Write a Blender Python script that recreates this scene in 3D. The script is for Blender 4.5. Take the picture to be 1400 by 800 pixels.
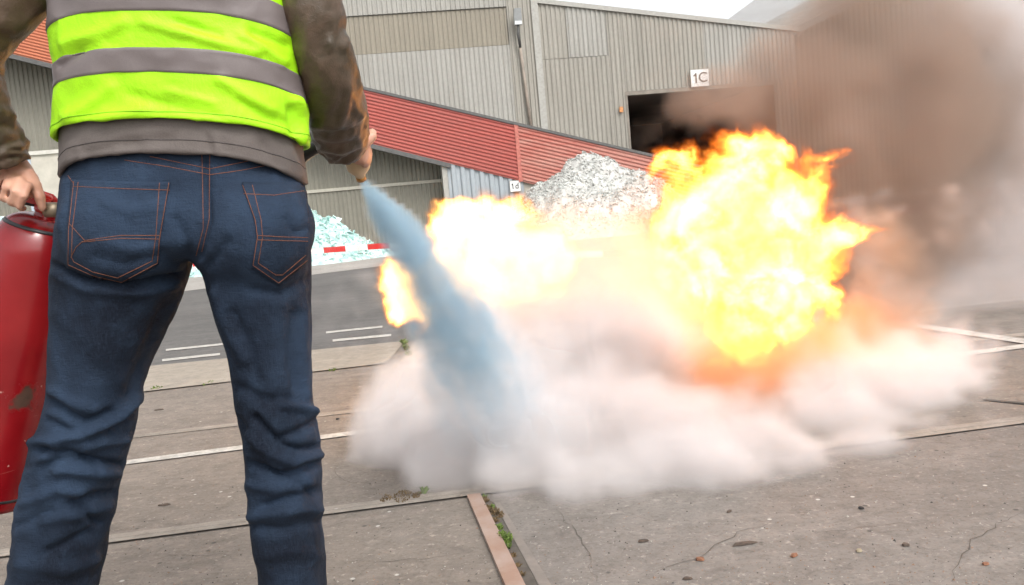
import bpy, bmesh, math, random
import numpy as np
from mathutils import Vector, Matrix, noise as mnoise
from mathutils.bvhtree import BVHTree

for o in list(bpy.data.objects):
    bpy.data.objects.remove(o)
C = bpy.context.scene.collection
SC = bpy.context.scene
R = math.radians
random.seed(7)
rng = np.random.default_rng(7)

# ------------------------------------------------------------------ camera
F_PX, CX, CY = 1200.0, 700.0, 400.0
CAM_H = 0.85
PITCH, ROLL = math.atan(110 / 1200), R(5.1)
EYE = Vector((0, 0, CAM_H))
FW = Vector((0, math.cos(PITCH), -math.sin(PITCH)))
R0, U0 = Vector((1, 0, 0)), Vector((0, math.sin(PITCH), math.cos(PITCH)))
RT = math.cos(ROLL) * R0 - math.sin(ROLL) * U0
UP = math.sin(ROLL) * R0 + math.cos(ROLL) * U0
cam_data = bpy.data.cameras.new('camera')
cam_data.sensor_width = 36.0
cam_data.lens = F_PX / 1400 * 36.0
cam_data.clip_start, cam_data.clip_end = 0.05, 3000
cam = bpy.data.objects.new('camera', cam_data)
C.objects.link(cam)
m = Matrix.Identity(4)
for i in range(3):
    m[i][0], m[i][1], m[i][2], m[i][3] = RT[i], UP[i], -FW[i], EYE[i]
cam.matrix_world = m
SC.camera = cam

# ------------------------------------------------------------------ world, sun, exposure
SUN_EL, SUN_AZ = R(48), R(150)      # high, behind the camera's right shoulder, veiled by cloud
world = bpy.data.worlds.new('World')
SC.world = world
world.use_nodes = True
wn, wl = world.node_tree.nodes, world.node_tree.links
wn.clear()
sky = wn.new('ShaderNodeTexSky')
sky.sky_type = 'NISHITA'
sky.sun_disc = False
sky.sun_elevation, sky.sun_rotation = SUN_EL, SUN_AZ
sky.dust_density, sky.air_density, sky.ozone_density = 4.0, 1.0, 1.0
hs = wn.new('ShaderNodeHueSaturation')
hs.inputs['Saturation'].default_value = 0.14
hs.inputs['Value'].default_value = 1.2
bg = wn.new('ShaderNodeBackground')
bg.inputs['Strength'].default_value = 0.15
wo = wn.new('ShaderNodeOutputWorld')
wl.new(sky.outputs[0], hs.inputs['Color'])
wl.new(hs.outputs[0], bg.inputs['Color'])
wl.new(bg.outputs[0], wo.inputs['Surface'])
sd = bpy.data.lights.new('sun', 'SUN')
sd.energy, sd.angle, sd.color = 0.6, R(14), (1.0, 0.96, 0.9)
sun = bpy.data.objects.new('sun', sd)
C.objects.link(sun)
sun_dir = Vector((math.sin(SUN_AZ) * math.cos(SUN_EL), math.cos(SUN_AZ) * math.cos(SUN_EL), math.sin(SUN_EL)))
sun.rotation_euler = sun_dir.to_track_quat('Z', 'Y').to_euler()
sun.location = sun_dir * 40
SC.view_settings.view_transform = 'Standard'
SC.view_settings.look = 'None'
SC.view_settings.exposure = 0.74
SC.view_settings.gamma = 1.0
SC.render.engine = 'CYCLES'
cy = SC.cycles
cy.max_bounces, cy.diffuse_bounces, cy.glossy_bounces = 8, 3, 2
cy.transparent_max_bounces, cy.volume_bounces = 12, 3
cy.volume_step_rate, cy.volume_preview_step_rate = 3.0, 3.0
cy.volume_max_steps = 256
cy.use_adaptive_sampling, cy.adaptive_threshold = True, 0.03
cy.use_denoising = True
cy.sample_clamp_indirect = 6.0

# ------------------------------------------------------------------ geometry of the view, used to measure the place
def ray(px, py):
    return (FW + RT * ((px - CX) / F_PX) - UP * ((py - CY) / F_PX))

def P(px, py, y):
    """The world point seen at that pixel, y metres ahead."""
    d = ray(px, py)
    return EYE + d * (y / d.y)

def G(px, py, z=0.0):
    """The point of the ground seen at that pixel."""
    d = ray(px, py)
    return EYE + d * ((z - CAM_H) / d.z)

def proj(v):
    d = v - EYE
    w = d.dot(FW)
    return CX + F_PX * d.dot(RT) / w, CY - F_PX * d.dot(UP) / w

FA = R(6.6)                                    # the sheds stand at this angle to the view
FD, FN, FO = Vector((math.cos(FA), math.sin(FA), 0)), Vector((math.sin(FA), -math.cos(FA), 0)), Vector((0, 30, 0))

def FS(px, py, off=0.0):
    """(along, up) on the sheds' front plane moved off metres towards the camera."""
    d = ray(px, py)
    t = ((FO + FN * off - EYE).dot(FN)) / d.dot(FN)
    p = EYE + d * t
    return (p - FO).dot(FD), p.z

def FP(s, z, off=0.0):
    return FO + FD * s + FN * off + Vector((0, 0, z))

# ------------------------------------------------------------------ object helpers
def put(o, parent=None, **kw):
    C.objects.link(o)
    if parent is not None:
        o.parent = parent
        o.matrix_parent_inverse = Matrix.Translation(-parent.location) if parent.type == 'EMPTY' and parent.location.length else Matrix.Identity(4)
    for k, v in kw.items():
        if v is not None:
            o[k] = v
    return o

def thing(name, label, category, loc=(0, 0, 0), group=None):
    o = bpy.data.objects.new(name, None)
    o.location = loc
    o.empty_display_size = 0.1
    return put(o, None, label=label, category=category, group=group)

class MB:
    """Collects faces; build() links them as one mesh object."""
    def __init__(s):
        s.v, s.f, s.mi = [], [], []
    def add(s, vs, fs, mi=0):
        n = len(s.v)
        s.v += [tuple(v) for v in vs]
        s.f += [tuple(i + n for i in f) for f in fs]
        s.mi += [mi] * len(fs)
        return s
    def box8(s, c, mi=0):
        return s.add(c, [(0, 3, 2, 1), (4, 5, 6, 7), (0, 1, 5, 4), (1, 2, 6, 5), (2, 3, 7, 6), (3, 0, 4, 7)], mi)
    def box(s, x0, x1, y0, y1, z0, z1, mi=0):
        return s.box8([(x0, y0, z0), (x1, y0, z0), (x1, y1, z0), (x0, y1, z0), (x0, y0, z1), (x1, y0, z1), (x1, y1, z1), (x0, y1, z1)], mi)
    def fbox(s, s0, s1, z0, z1, o0, o1, mi=0):
        """A box on the sheds' front: along s, up z, from o0 to o1 towards the camera."""
        return s.box8([FP(s0, z0, o1), FP(s1, z0, o1), FP(s1, z0, o0), FP(s0, z0, o0), FP(s0, z1, o1), FP(s1, z1, o1), FP(s1, z1, o0), FP(s0, z1, o0)], mi)
    def prism(s, poly, o0, o1, mi=0):
        """A polygon of (s, z) on the sheds' front given depth from o0 to o1."""
        n = len(poly)
        vs = [FP(a, b, o1) for a, b in poly] + [FP(a, b, o0) for a, b in poly]
        return s.add(vs, [tuple(range(n)), tuple(range(2 * n - 1, n - 1, -1))] + [(i + n, (i + 1) % n + n, (i + 1) % n, i) for i in range(n)], mi)
    def tube(s, pts, rad, n=10, mi=0, cap=True):
        pts = [Vector(p) for p in pts]
        rad = rad if hasattr(rad, '__len__') else [rad] * len(pts)
        rings, up = [], Vector((0.03, 0.02, 1))
        for i, p in enumerate(pts):
            t = (pts[min(i + 1, len(pts) - 1)] - pts[max(i - 1, 0)]).normalized()
            a = t.cross(up)
            if a.length < 0.05:
                a = t.cross(Vector((1, 0, 0)))
            a.normalize()
            b = a.cross(t).normalized()
            rings += [p + (a * math.cos(2 * math.pi * k / n) + b * math.sin(2 * math.pi * k / n)) * rad[i] for k in range(n)]
        fs = [(i * n + k, i * n + (k + 1) % n, (i + 1) * n + (k + 1) % n, (i + 1) * n + k) for i in range(len(pts) - 1) for k in range(n)]
        if cap:
            fs += [tuple(range(n - 1, -1, -1)), tuple(range((len(pts) - 1) * n, len(pts) * n))]
        return s.add(rings, fs, mi)
    def build(s, name, mats, parent=None, smooth=False, **kw):
        me = bpy.data.meshes.new(name)
        me.from_pydata(s.v, [], s.f)
        for mt in (mats if isinstance(mats, (list, tuple)) else [mats]):
            me.materials.append(mt)
        if len(me.materials) > 1:
            me.polygons.foreach_set('material_index', s.mi)
        if smooth:
            me.polygons.foreach_set('use_smooth', [True] * len(me.polygons))
        bm = bmesh.new()
        bm.from_mesh(me)
        bmesh.ops.recalc_face_normals(bm, faces=bm.faces)
        bm.to_mesh(me)
        bm.free()
        me.update()
        return put(bpy.data.objects.new(name, me), parent, **kw)

def smooth_by_angle(o, deg=35):
    me = o.data
    me.polygons.foreach_set('use_smooth', [True] * len(me.polygons))
    try:
        me.set_sharp_from_angle(angle=R(deg))
    except Exception:
        pass
    return o

# ------------------------------------------------------------------ materials
class NT:
    def __init__(s, name):
        s.m = bpy.data.materials.new(name)
        s.m.use_nodes = True
        s.t = s.m.node_tree
        s.t.nodes.clear()
        s.out = s.n('ShaderNodeOutputMaterial')
    def n(s, typ, **kw):
        nd = s.t.nodes.new(typ)
        for k, v in kw.items():
            setattr(nd, k, v)
        return nd
    def l(s, a, b):
        s.t.links.new(a, b)
    def val(s, node, name, v):
        if hasattr(v, 'is_output'):
            s.l(v, node.inputs[name])
        else:
            node.inputs[name].default_value = v
    def coord(s, kind='Object', scale=(1, 1, 1), rot=(0, 0, 0)):
        tc, mp = s.n('ShaderNodeTexCoord'), s.n('ShaderNodeMapping')
        mp.inputs['Scale'].default_value = scale
        mp.inputs['Rotation'].default_value = rot
        s.l(tc.outputs[kind], mp.inputs[0])
        return mp.outputs[0]
    def noise(s, vec, scale, detail=4, rough=0.55, dist=0.0):
        nd = s.n('ShaderNodeTexNoise')
        s.l(vec, nd.inputs['Vector'])
        nd.inputs['Scale'].default_value, nd.inputs['Detail'].default_value = scale, detail
        nd.inputs['Roughness'].default_value, nd.inputs['Distortion'].default_value = rough, dist
        return nd.outputs['Fac']
    def vor(s, vec, scale, feature='F1', out='Distance', rnd=1.0):
        nd = s.n('ShaderNodeTexVoronoi', feature=feature)
        s.l(vec, nd.inputs['Vector'])
        nd.inputs['Scale'].default_value = scale
        nd.inputs['Randomness'].default_value = rnd
        return nd.outputs[out]
    def ramp(s, fac, stops, interp='LINEAR'):
        nd = s.n('ShaderNodeValToRGB')
        nd.color_ramp.interpolation = interp
        e = nd.color_ramp.elements
        while len(e) < len(stops):
            e.new(0.5)
        for el, (p, c) in zip(e, stops):
            el.position = p
            el.color = (c, c, c, 1) if not hasattr(c, '__len__') else (*c, 1)
        s.l(fac, nd.inputs[0])
        return nd.outputs[0]
    def mix(s, fac, a, b, mode='MIX'):
        nd = s.n('ShaderNodeMix', data_type='RGBA', blend_type=mode)
        for i, v in ((0, fac), (6, a), (7, b)):
            if hasattr(v, 'is_output'):
                s.l(v, nd.inputs[i])
            elif i == 0:
                nd.inputs[0].default_value = v
            else:
                nd.inputs[i].default_value = (*v, 1)
        return nd.outputs[2]
    def math(s, op, a, b=0.0, clamp=False):
        nd = s.n('ShaderNodeMath', operation=op, use_clamp=clamp)
        for i, v in ((0, a), (1, b)):
            if hasattr(v, 'is_output'):
                s.l(v, nd.inputs[i])
            else:
                nd.inputs[i].default_value = v
        return nd.outputs[0]
    def bump(s, h, strength=0.3, dist=0.01):
        nd = s.n('ShaderNodeBump')
        nd.inputs['Strength'].default_value, nd.inputs['Distance'].default_value = strength, dist
        s.l(h, nd.inputs['Height'])
        return nd.outputs[0]
    def pbr(s, color, rough=0.7, normal=None, metal=0.0, **kw):
        b = s.n('ShaderNodeBsdfPrincipled')
        if hasattr(color, 'is_output'):
            s.l(color, b.inputs['Base Color'])
        else:
            b.inputs['Base Color'].default_value = (*color, 1)
        s.val(b, 'Roughness', rough)
        s.val(b, 'Metallic', metal)
        if normal is not None:
            s.l(normal, b.inputs['Normal'])
        for k, v in kw.items():
            s.val(b, k, v)
        s.l(b.outputs[0], s.out.inputs['Surface'])
        return s.m

def plain(name, color, rough=0.7, metal=0.0, var=0.25, scale=12, bump=0.1, **kw):
    t = NT(name)
    v = t.coord()
    n1 = t.noise(v, scale, 6)
    c = t.mix(t.ramp(n1, [(0.3, 0.0), (0.7, 1.0)]), tuple(x * (1 - var) for x in color), tuple(min(1, x * (1 + var)) for x in color))
    return t.pbr(c, rough, t.bump(n1, bump), metal, **kw)

def sheet_metal(name, color, dirt, rough=0.6, streak=(6, 6, 0.25), amount=0.6):
    """Painted cladding, weathered in streaks that run down the sheets."""
    t = NT(name)
    v = t.coord(scale=streak)
    n1 = t.noise(v, 1.0, 6, 0.65)
    n2 = t.noise(t.coord(), 0.35, 4)
    n3 = t.noise(t.coord(), 9, 5)
    f = t.math('MULTIPLY', t.ramp(n1, [(0.35, 0.0), (0.75, 1.0)]), amount)
    c = t.mix(f, color, dirt)
    c = t.mix(t.math('MULTIPLY', t.ramp(n2, [(0.4, 0.0), (0.7, 1.0)]), 0.35), c, dirt)
    c = t.mix(0.12, c, n3, 'OVERLAY')
    return t.pbr(c, rough, t.bump(n3, 0.06))

def concrete(name, a, b, speck=0.5, scale=1.0, stain=(0.12, 0.1, 0.085)):
    """Worn concrete or asphalt: blotches, aggregate, pale and dark grit, wear marks along the lanes."""
    t = NT(name)
    v = t.coord()
    big = t.noise(v, 0.55 * scale, 5, 0.6)
    mid = t.noise(v, 3.3 * scale, 6, 0.62, 0.4)
    vs = t.coord(scale=(0.6, 3.2, 1), rot=(0, 0, -FA))
    wear = t.noise(vs, 2.0 * scale, 6, 0.7)
    fine = t.noise(v, 95 * scale, 3, 0.7)
    mot = t.noise(v, 13 * scale, 6, 0.75, 0.6)
    grit = t.noise(v, 42 * scale, 4, 0.75)
    c = t.mix(t.ramp(big, [(0.32, 0.0), (0.68, 1.0)]), a, b)
    c = t.mix(t.math('MULTIPLY', t.ramp(mid, [(0.52, 0.0), (0.75, 1.0)]), 0.5), c, stain)
    c = t.mix(t.math('MULTIPLY', t.ramp(wear, [(0.5, 0.0), (0.72, 1.0)]), 0.45), c, tuple(min(1, x * 1.45) for x in b))
    c = t.mix(t.math('MULTIPLY', t.ramp(mot, [(0.28, 1.0), (0.5, 0.0)]), 0.5), c, tuple(x * 0.6 for x in stain))
    c = t.mix(t.math('MULTIPLY', t.ramp(mot, [(0.52, 0.0), (0.72, 1.0)]), 0.4), c, tuple(min(1, x * 1.35) for x in b))
    c = t.mix(t.math('MULTIPLY', t.ramp(fine, [(0.25, 1.0), (0.5, 0.0)]), 0.55 * speck), c, tuple(x * 0.35 for x in a))
    c = t.mix(t.math('MULTIPLY', t.ramp(grit, [(0.58, 0.0), (0.72, 1.0)]), 0.7 * speck), c, tuple(min(1, x * 1.9) for x in b))
    ps = t.vor(v, 17 * scale)
    pick = t.n('ShaderNodeTexVoronoi')
    t.l(v, pick.inputs['Vector'])
    pick.inputs['Scale'].default_value = 17 * scale
    sc = t.n('ShaderNodeSeparateColor')
    t.l(pick.outputs['Color'], sc.inputs[0])
    dark = t.math('MULTIPLY', t.math('GREATER_THAN', sc.outputs[0], 0.8), t.ramp(ps, [(0.08, 1.0), (0.16, 0.0)]))
    lite = t.math('MULTIPLY', t.math('GREATER_THAN', sc.outputs[1], 0.88), t.ramp(ps, [(0.07, 1.0), (0.13, 0.0)]))
    c = t.mix(t.math('MULTIPLY', dark, 0.75 * speck), c, (0.03, 0.026, 0.022))
    c = t.mix(t.math('MULTIPLY', lite, 0.9 * speck), c, (0.55, 0.52, 0.47))
    h = t.math('ADD', t.math('MULTIPLY', fine, 0.5), t.math('ADD', grit, t.math('MULTIPLY', mid, 1.5)))
    return t.pbr(c, 0.9, t.bump(h, 0.55, 0.006))

def line_paint(name, color=(0.5, 0.475, 0.43), worn=(0.2, 0.18, 0.16)):
    t = NT(name)
    v = t.coord()
    n1 = t.noise(v, 14, 6, 0.7)
    n2 = t.noise(v, 70, 3, 0.7)
    f = t.ramp(t.math('ADD', t.math('MULTIPLY', n1, 0.6), t.math('MULTIPLY', n2, 0.4)), [(0.38, 1.0), (0.56, 0.0)])
    return t.pbr(t.mix(t.math('MULTIPLY', f, 0.75), color, worn), 0.85, t.bump(n2, 0.2, 0.003))
# ================================================================== THE SETTING
M_slab = concrete('slab_concrete', (0.158, 0.131, 0.108), (0.222, 0.187, 0.156), 0.85)
M_slab2 = concrete('slab_grey', (0.145, 0.126, 0.11), (0.205, 0.181, 0.16), 0.9, 1.07)
M_yard = concrete('yard_concrete', (0.145, 0.126, 0.108), (0.195, 0.17, 0.148), 0.5, 0.9)
M_road = concrete('road_asphalt', (0.085, 0.08, 0.074), (0.13, 0.122, 0.113), 0.35, 1.0, (0.075, 0.072, 0.07))
M_strip = concrete('pale_concrete', (0.25, 0.215, 0.172), (0.33, 0.285, 0.232), 0.4, 1.0, (0.22, 0.19, 0.16))
M_lip = concrete('rail_lip_concrete', (0.22, 0.19, 0.16), (0.3, 0.262, 0.22), 0.4, 1.0, (0.15, 0.125, 0.1))
M_apron = concrete('apron_concrete', (0.27, 0.25, 0.225), (0.35, 0.325, 0.295), 0.3, 0.8, (0.2, 0.18, 0.16))
M_line = line_paint('road_paint')
M_dark = plain('groove_dirt', (0.085, 0.072, 0.06), 0.95, scale=40)

def ground_line(a, b):
    """The straight line over the ground through two pixels of the picture: a point and a direction."""
    p, q = G(*a), G(*b)
    return p, (q - p).normalized()

def on_line(ln, x):
    p, d = ln
    return p + d * ((x - p.x) / d.x)

def sheet(name, mat, l0, l1, x0, x1, z, n=1, parent=None, **kw):
    """A sheet at height z between two ground lines (each a pair of pixels) from x0 to x1."""
    mb = MB()
    a0, a1 = ground_line(*l0), ground_line(*l1)
    vs = []
    for i in range(n + 1):
        x = x0 + (x1 - x0) * i / n
        p, q = on_line(a0, x), on_line(a1, x)
        vs += [(p.x, p.y, z), (q.x, q.y, z)]
    mb.add(vs, [(2 * i, 2 * i + 2, 2 * i + 3, 2 * i + 1) for i in range(n)])
    return mb.build(name, mat, parent, kind='structure', **kw)

mb = MB()
mb.add([(-900, -200, 0), (900, -200, 0), (900, 1600, 0), (-900, 1600, 0)], [(0, 1, 2, 3)])
mb.build('ground', M_yard, kind='structure')

L_B = ((150, 740), (632, 677))          # groove of the near rail
L_A = ((174, 635), (474, 596))          # white line
L_C = ((188, 598), (484, 564))          # far rail
L_S0, L_S1 = ((197, 538), (511, 501)), ((220, 501), (548, 469))     # pale strip along the road
L_R = ((248, 399.5), (423, 377))          # far edge of the road
L_P = ((250, 370), (535, 337))

def shift(l, dy):
    return tuple((x, y + dy) for x, y in l)

# near slabs, the left one and the right one, either side of the steel edging
e0, e1 = G(638, 683), G(688, 800)
ed = (e1 - e0).normalized()
near = ground_line(*L_B)
def slab(name, mat, x_far, s_sign):
    f0 = e0 + ed * 4.6
    mb = MB()
    far = on_line(near, x_far)
    mb.add([(e0.x, e0.y, 0.004), (f0.x, f0.y, 0.004), (f0.x + (x_far - e0.x), f0.y, 0.004), (far.x, far.y, 0.004)], [(0, 1, 2, 3) if s_sign > 0 else (3, 2, 1, 0)])
    return mb.build(name, mat, kind='structure')
slab('slab_paving', M_slab, -14, -1)
slab('slab_paving', M_slab2, 16, 1)
sheet('slab_paving', M_slab, L_B, L_S1, -14, 2.2, 0.004)
sheet('slab_paving', M_yard, L_B, L_S1, 2.2, 30, 0.004)

sheet('road', M_road, L_S1, L_R, -45, 55, 0.006, 6)
sheet('kerb_strip', M_strip, L_S0, L_S1, -40, G(552, 470).x, 0.012)
sheet('kerb_strip', M_strip, L_S0, L_S1, G(566, 470).x, 4.6, 0.012)
sheet('apron', M_apron, L_R, L_P, -45, 55, 0.010, 4)
# embedded rails: two pale concrete lips with a dark groove between them
for l, w, mat in ((L_B, 4.6, M_lip), (L_C, 2.0, M_lip)):
    sheet('rail_groove', M_dark, shift(l, -w * 0.2), shift(l, w * 0.1), -14, 30, 0.0055, 4)
    sheet('rail_lip', mat, shift(l, -w * 1.2), shift(l, -w * 0.03), -14, 30, 0.0068, 4)
    sheet('rail_lip', mat, shift(l, w * 0.02), shift(l, w * 1.0), -14, 30, 0.0068, 4)
# painted lines
sheet('road_marking', M_line, shift(L_A, -2.8), shift(L_A, 2.8), -12, 30, 0.009, 4)
def dash(a, b, w, z=0.0105):
    p, q = G(*a), G(*b)
    p2, q2 = G(a[0], a[1] + w), G(b[0], b[1] + w)
    mb = MB().add([(v.x, v.y, z) for v in (p2, q2, q, p)], [(0, 1, 2, 3)])
    mb.build('road_marking', M_line, kind='structure')
for a, b, w in (((227, 479), (305, 471), 2.6), ((222, 493), (301, 484.5), 3), ((446, 455), (523, 447), 2.6), ((455, 466), (535, 458.5), 3),
                ((1205, 437), (1400, 466), 6.5), ((1400, 466), (1560, 490), 6.5), ((1240, 380), (1292, 375), 2), ((1256, 367), (1325, 359.5), 2.2), ((1318, 371), (1420, 360), 2.6),
                ((1225, 429), (1420, 408), 1.6), ((640, 436), (716, 428), 2.6), ((650, 446), (730, 438), 3), ((830, 416), (906, 408), 2.6), ((20, 503), (98, 494), 2.6), ((10, 516), (90, 507.5), 3)):
    dash(a, b, w)
# dark open joints in the yard at the right, and the joint across the strip
for a, b, w in (((1346, 549), (1480, 562), 2.2), ((548, 469), (562, 492), 1.4)):
    p, q = G(*a), G(*b)
    n = Vector((-(q - p).y, (q - p).x, 0)).normalized() * 0.012
    MB().add([(v.x, v.y, 0.0085) for v in (p - n, q - n, q + n, p + n)], [(0, 1, 2, 3)]).build('slab_joint', M_dark, kind='structure')

# cracks that wander across the slabs
def crack(pts, w, seed):
    r_ = random.Random(seed)
    p = [G(*q) for q in pts]
    line = []
    for a, b in zip(p[:-1], p[1:]):
        k = max(2, int((b - a).length / 0.03))
        line += [a.lerp(b, i / k) + Vector((r_.uniform(-1, 1), r_.uniform(-1, 1), 0)) * 0.008 for i in range(k)]
    line.append(p[-1])
    vs, fs = [], []
    for i, q in enumerate(line):
        t_ = (line[min(i + 1, len(line) - 1)] - line[max(i - 1, 0)]).normalized()
        n_ = Vector((-t_.y, t_.x, 0)) * (w * .6 * r_.uniform(.4, 1.2) * (0.25 + min(i, len(line) - 1 - i, 6) / 8))
        vs += [(q.x - n_.x, q.y - n_.y, .0053), (q.x + n_.x, q.y + n_.y, .0053)]
    fs = [(2 * i, 2 * i + 1, 2 * i + 3, 2 * i + 2) for i in range(len(line) - 1)]
    MB().add(vs, fs).build('crack', M_dark, kind='structure')
for k, (pts, w) in enumerate((([(1120, 731), (1180, 724), (1240, 716)], .0025), ([(880, 790), (960, 762), (1010, 730), (1075, 712)], .002), ([(760, 700), (800, 745), (815, 800)], .002), ([(1300, 800), (1330, 740), (1400, 700)], .0022),
                             ([(470, 800), (520, 770), (600, 765), (655, 752)], .0022), ([(160, 780), (230, 762), (330, 760)], .002), ([(200, 660), (260, 668), (330, 662)], .002), ([(450, 640), (470, 660), (560, 668)], .002))):
    crack(pts, w, k + 3)

# rusty steel edging let into the concrete
t = NT('rusty_steel')
v = t.coord()
n1, n2 = t.noise(v, 9, 6, 0.65), t.noise(v, 60, 4)
M_rust = t.pbr(t.mix(t.ramp(n1, [(0.35, 0.0), (0.65, 1.0)]), (0.3, 0.19, 0.14), (0.36, 0.27, 0.225)), 0.7, t.bump(n2, 0.3, 0.003), 0.15)
t = NT('weathered_edging')
v = t.coord()
n1, n2 = t.noise(v, 12, 6, 0.7), t.noise(v, 80, 4)
M_rust2 = t.pbr(t.mix(t.ramp(n1, [(0.35, 0.0), (0.65, 1.0)]), (0.16, 0.138, 0.12), (0.22, 0.188, 0.163)), 0.85, t.bump(n2, 0.4, 0.004))
def bar(name, mat, a0, a1, b0, b1, z, **kw):
    q = [G(*a0), G(*a1), G(*b1), G(*b0)]
    ext = lambda p, r: p + (p - r).normalized() * 2.0
    q = [q[0], ext(q[1], q[0]), ext(q[2], q[3]), q[3]]
    mb = MB()
    mb.box8([(p.x, p.y, -0.02) for p in q] + [(p.x, p.y, z) for p in q])
    return mb.build(name, mat, **kw)
bar('steel_edging', M_rust, (639, 683), (688, 800), (657, 681), (715, 800), 0.016, kind='structure')
bar('weathered_edging', M_rust2, (676, 690), (735, 800), (684, 690), (752, 800), 0.0065, kind='structure')
bar('joint_filling', M_dark, (657.5, 681), (716, 800), (675, 690), (734, 800), 0.0075, kind='structure')

# ================================================================== THE SHEDS
M_wall = sheet_metal('grey_cladding', (0.32, 0.302, 0.262), (0.2, 0.185, 0.156))
M_wall2 = sheet_metal('grey_cladding_pale', (0.345, 0.335, 0.305), (0.23, 0.218, 0.19))
M_trans = sheet_metal('beige_rooflight', (0.26, 0.232, 0.18), (0.18, 0.16, 0.125), 0.5)
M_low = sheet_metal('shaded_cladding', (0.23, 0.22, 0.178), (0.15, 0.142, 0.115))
M_blue = sheet_metal('zinc_cladding', (0.36, 0.4, 0.43), (0.24, 0.26, 0.27), 0.45)
M_red = sheet_metal('red_cladding', (0.4, 0.085, 0.066), (0.3, 0.09, 0.075), 0.55, (0.3, 6, 6), 0.7)
M_red2 = sheet_metal('faded_red_cladding', (0.4, 0.11, 0.082), (0.45, 0.27, 0.22), 0.6, (0.35, 5, 5), 0.75)
M_orange = sheet_metal('orange_cladding', (0.5, 0.17, 0.085), (0.4, 0.13, 0.075), 0.55, (0.3, 6, 6), 0.7)
M_trim = plain('grey_trim', (0.33, 0.32, 0.29), 0.6, var=0.12)
M_frame = plain('worn_door_frame', (0.2, 0.175, 0.145), 0.7, var=0.25, scale=3)
M_trimd = plain('dark_trim', (0.09, 0.088, 0.085), 0.6, var=0.2)
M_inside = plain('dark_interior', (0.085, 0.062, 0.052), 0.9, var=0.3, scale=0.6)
M_roofg = sheet_metal('grey_roof_sheet', (0.34, 0.34, 0.335), (0.24, 0.23, 0.22))
M_cwall = plain('concrete_panel', (0.44, 0.41, 0.35), 0.85, var=0.15, scale=3)
M_white = plain('white_sign_face', (0.78, 0.78, 0.76), 0.5, var=0.03)
M_black = plain('black_lettering', (0.03, 0.03, 0.03), 0.6, var=0.1)

def corrugated(name, mat, s0, s1, zb, zt, off, parent, pitch=0.16, depth=0.035, jitter=0.0, **kw):
    """Sheet metal with upright ribs between s0 and s1; zb and zt give the lower and upper edge at s."""
    mb = MB()
    prof, s = [], s0
    k = 0
    pat = ((0.0, 0), (0.3, 0), (0.45, 1), (0.8, 1), (1.0, 0))
    while s < s1 - 1e-6:
        for u, d in pat[:-1]:
            x = s + u * pitch
            if x < s1:
                prof.append((x, d * depth))
        s += pitch
    prof.append((s1, 0))
    vs, fs = [], []
    for x, d in prof:
        a, b = zb(x), zt(x)
        vs += [FP(x, a, off + d), FP(x, b, off + d), FP(x, a, off - 0.03), FP(x, b, off - 0.03)]
    n = len(prof)
    for i in range(n - 1):
        a, b = 4 * i, 4 * i + 4
        fs += [(a, b, b + 1, a + 1), (b + 2, a + 2, a + 3, b + 3), (a + 1, b + 1, b + 3, a + 3), (b, a, a + 2, b + 2)]
    fs += [(0, 1, 3, 2), (4 * n - 4, 4 * n - 2, 4 * n - 1, 4 * n - 3)]
    mb.add(vs, fs)
    return mb.build(name, mat, parent, **kw)

def lin(p, q):
    return lambda s: p[1] + (q[1] - p[1]) * (s - p[0]) / (q[0] - p[0])
const = lambda z: (lambda s: z)

# --- the tall grey shed
shed = thing('grey_shed', 'tall grey corrugated metal shed with a sloping eave and open doorway', 'shed', FP(2, 0))
rt0, rt1 = FS(728, 3), FS(1085, 42)
roof_r = lin(rt0, rt1)
c_s = FS(737, 90)[0]                                # corner between the two halves of the front
d0, d1 = FS(858, 165)[0], FS(1062, 165)[0]
dz = FS(920, 127)[1]
# right half
j1 = FS(853, 80)[0]
j2 = FS(776, 60)[0]
jz = FS(780, 79)[1]
q_s = FS(832, 77)[0]
corrugated('cladding_panel', M_wall, c_s, j2, lambda s: jz, roof_r, 0, shed)
corrugated('cladding_panel', M_wall2, j2 + 0.01, q_s, lambda s: jz, roof_r, 0.004, shed)
corrugated('cladding_panel', M_wall, c_s, q_s, const(0), lambda s: jz - 0.02, 0.012, shed)
corrugated('cladding_panel', M_wall, q_s + 0.01, d0, const(0), roof_r, 0, shed)
corrugated('cladding_panel', M_wall, d0 + 0.01, FS(962, 60)[0], const(dz + 0.16), roof_r, 0.003, shed)
corrugated('cladding_panel', M_wall2, FS(962, 60)[0] + 0.01, rt1[0], const(dz + 0.16), roof_r, 0.0, shed)
corrugated('cladding_panel', M_wall, d1, rt1[0], const(0), lambda s: min(dz + 0.2, roof_r(s)), -0.004, shed)
# left half
tl0 = FS(300, -40)
top_l = lin(FS(458, 2), FS(695, -22))
b0, b1 = FS(458, 79), FS(692, 60)
t0_, t1_ = FS(458, 24), FS(692, 10)
ts = FS(694, 40)[0]
ls = FS(-150, 100)[0]
zlo, zhi = (b0[1] + b1[1]) / 2, (t0_[1] + t1_[1]) / 2
ztop = zhi + 1.15
corrugated('cladding_panel', M_wall2, ls, ts, const(zhi), const(ztop), 0.08, shed)
corrugated('translucent_panel', M_trans, ls, ts, const(zlo), const(zhi - 0.02), 0.03, shed, 0.16, 0.03)
corrugated('cladding_panel', M_wall2, ls, ts, const(0), const(zlo - 0.02), 0.08, shed)
corrugated('cladding_panel', M_wall, ts + 0.01, c_s - 0.13, const(0), const(ztop), 0.085, shed)
MB().fbox(c_s - 0.13, c_s + 0.1, 0, ztop, -0.05, 0.16).build('corner_trim', M_trim, shed)
mb = MB()
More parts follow.
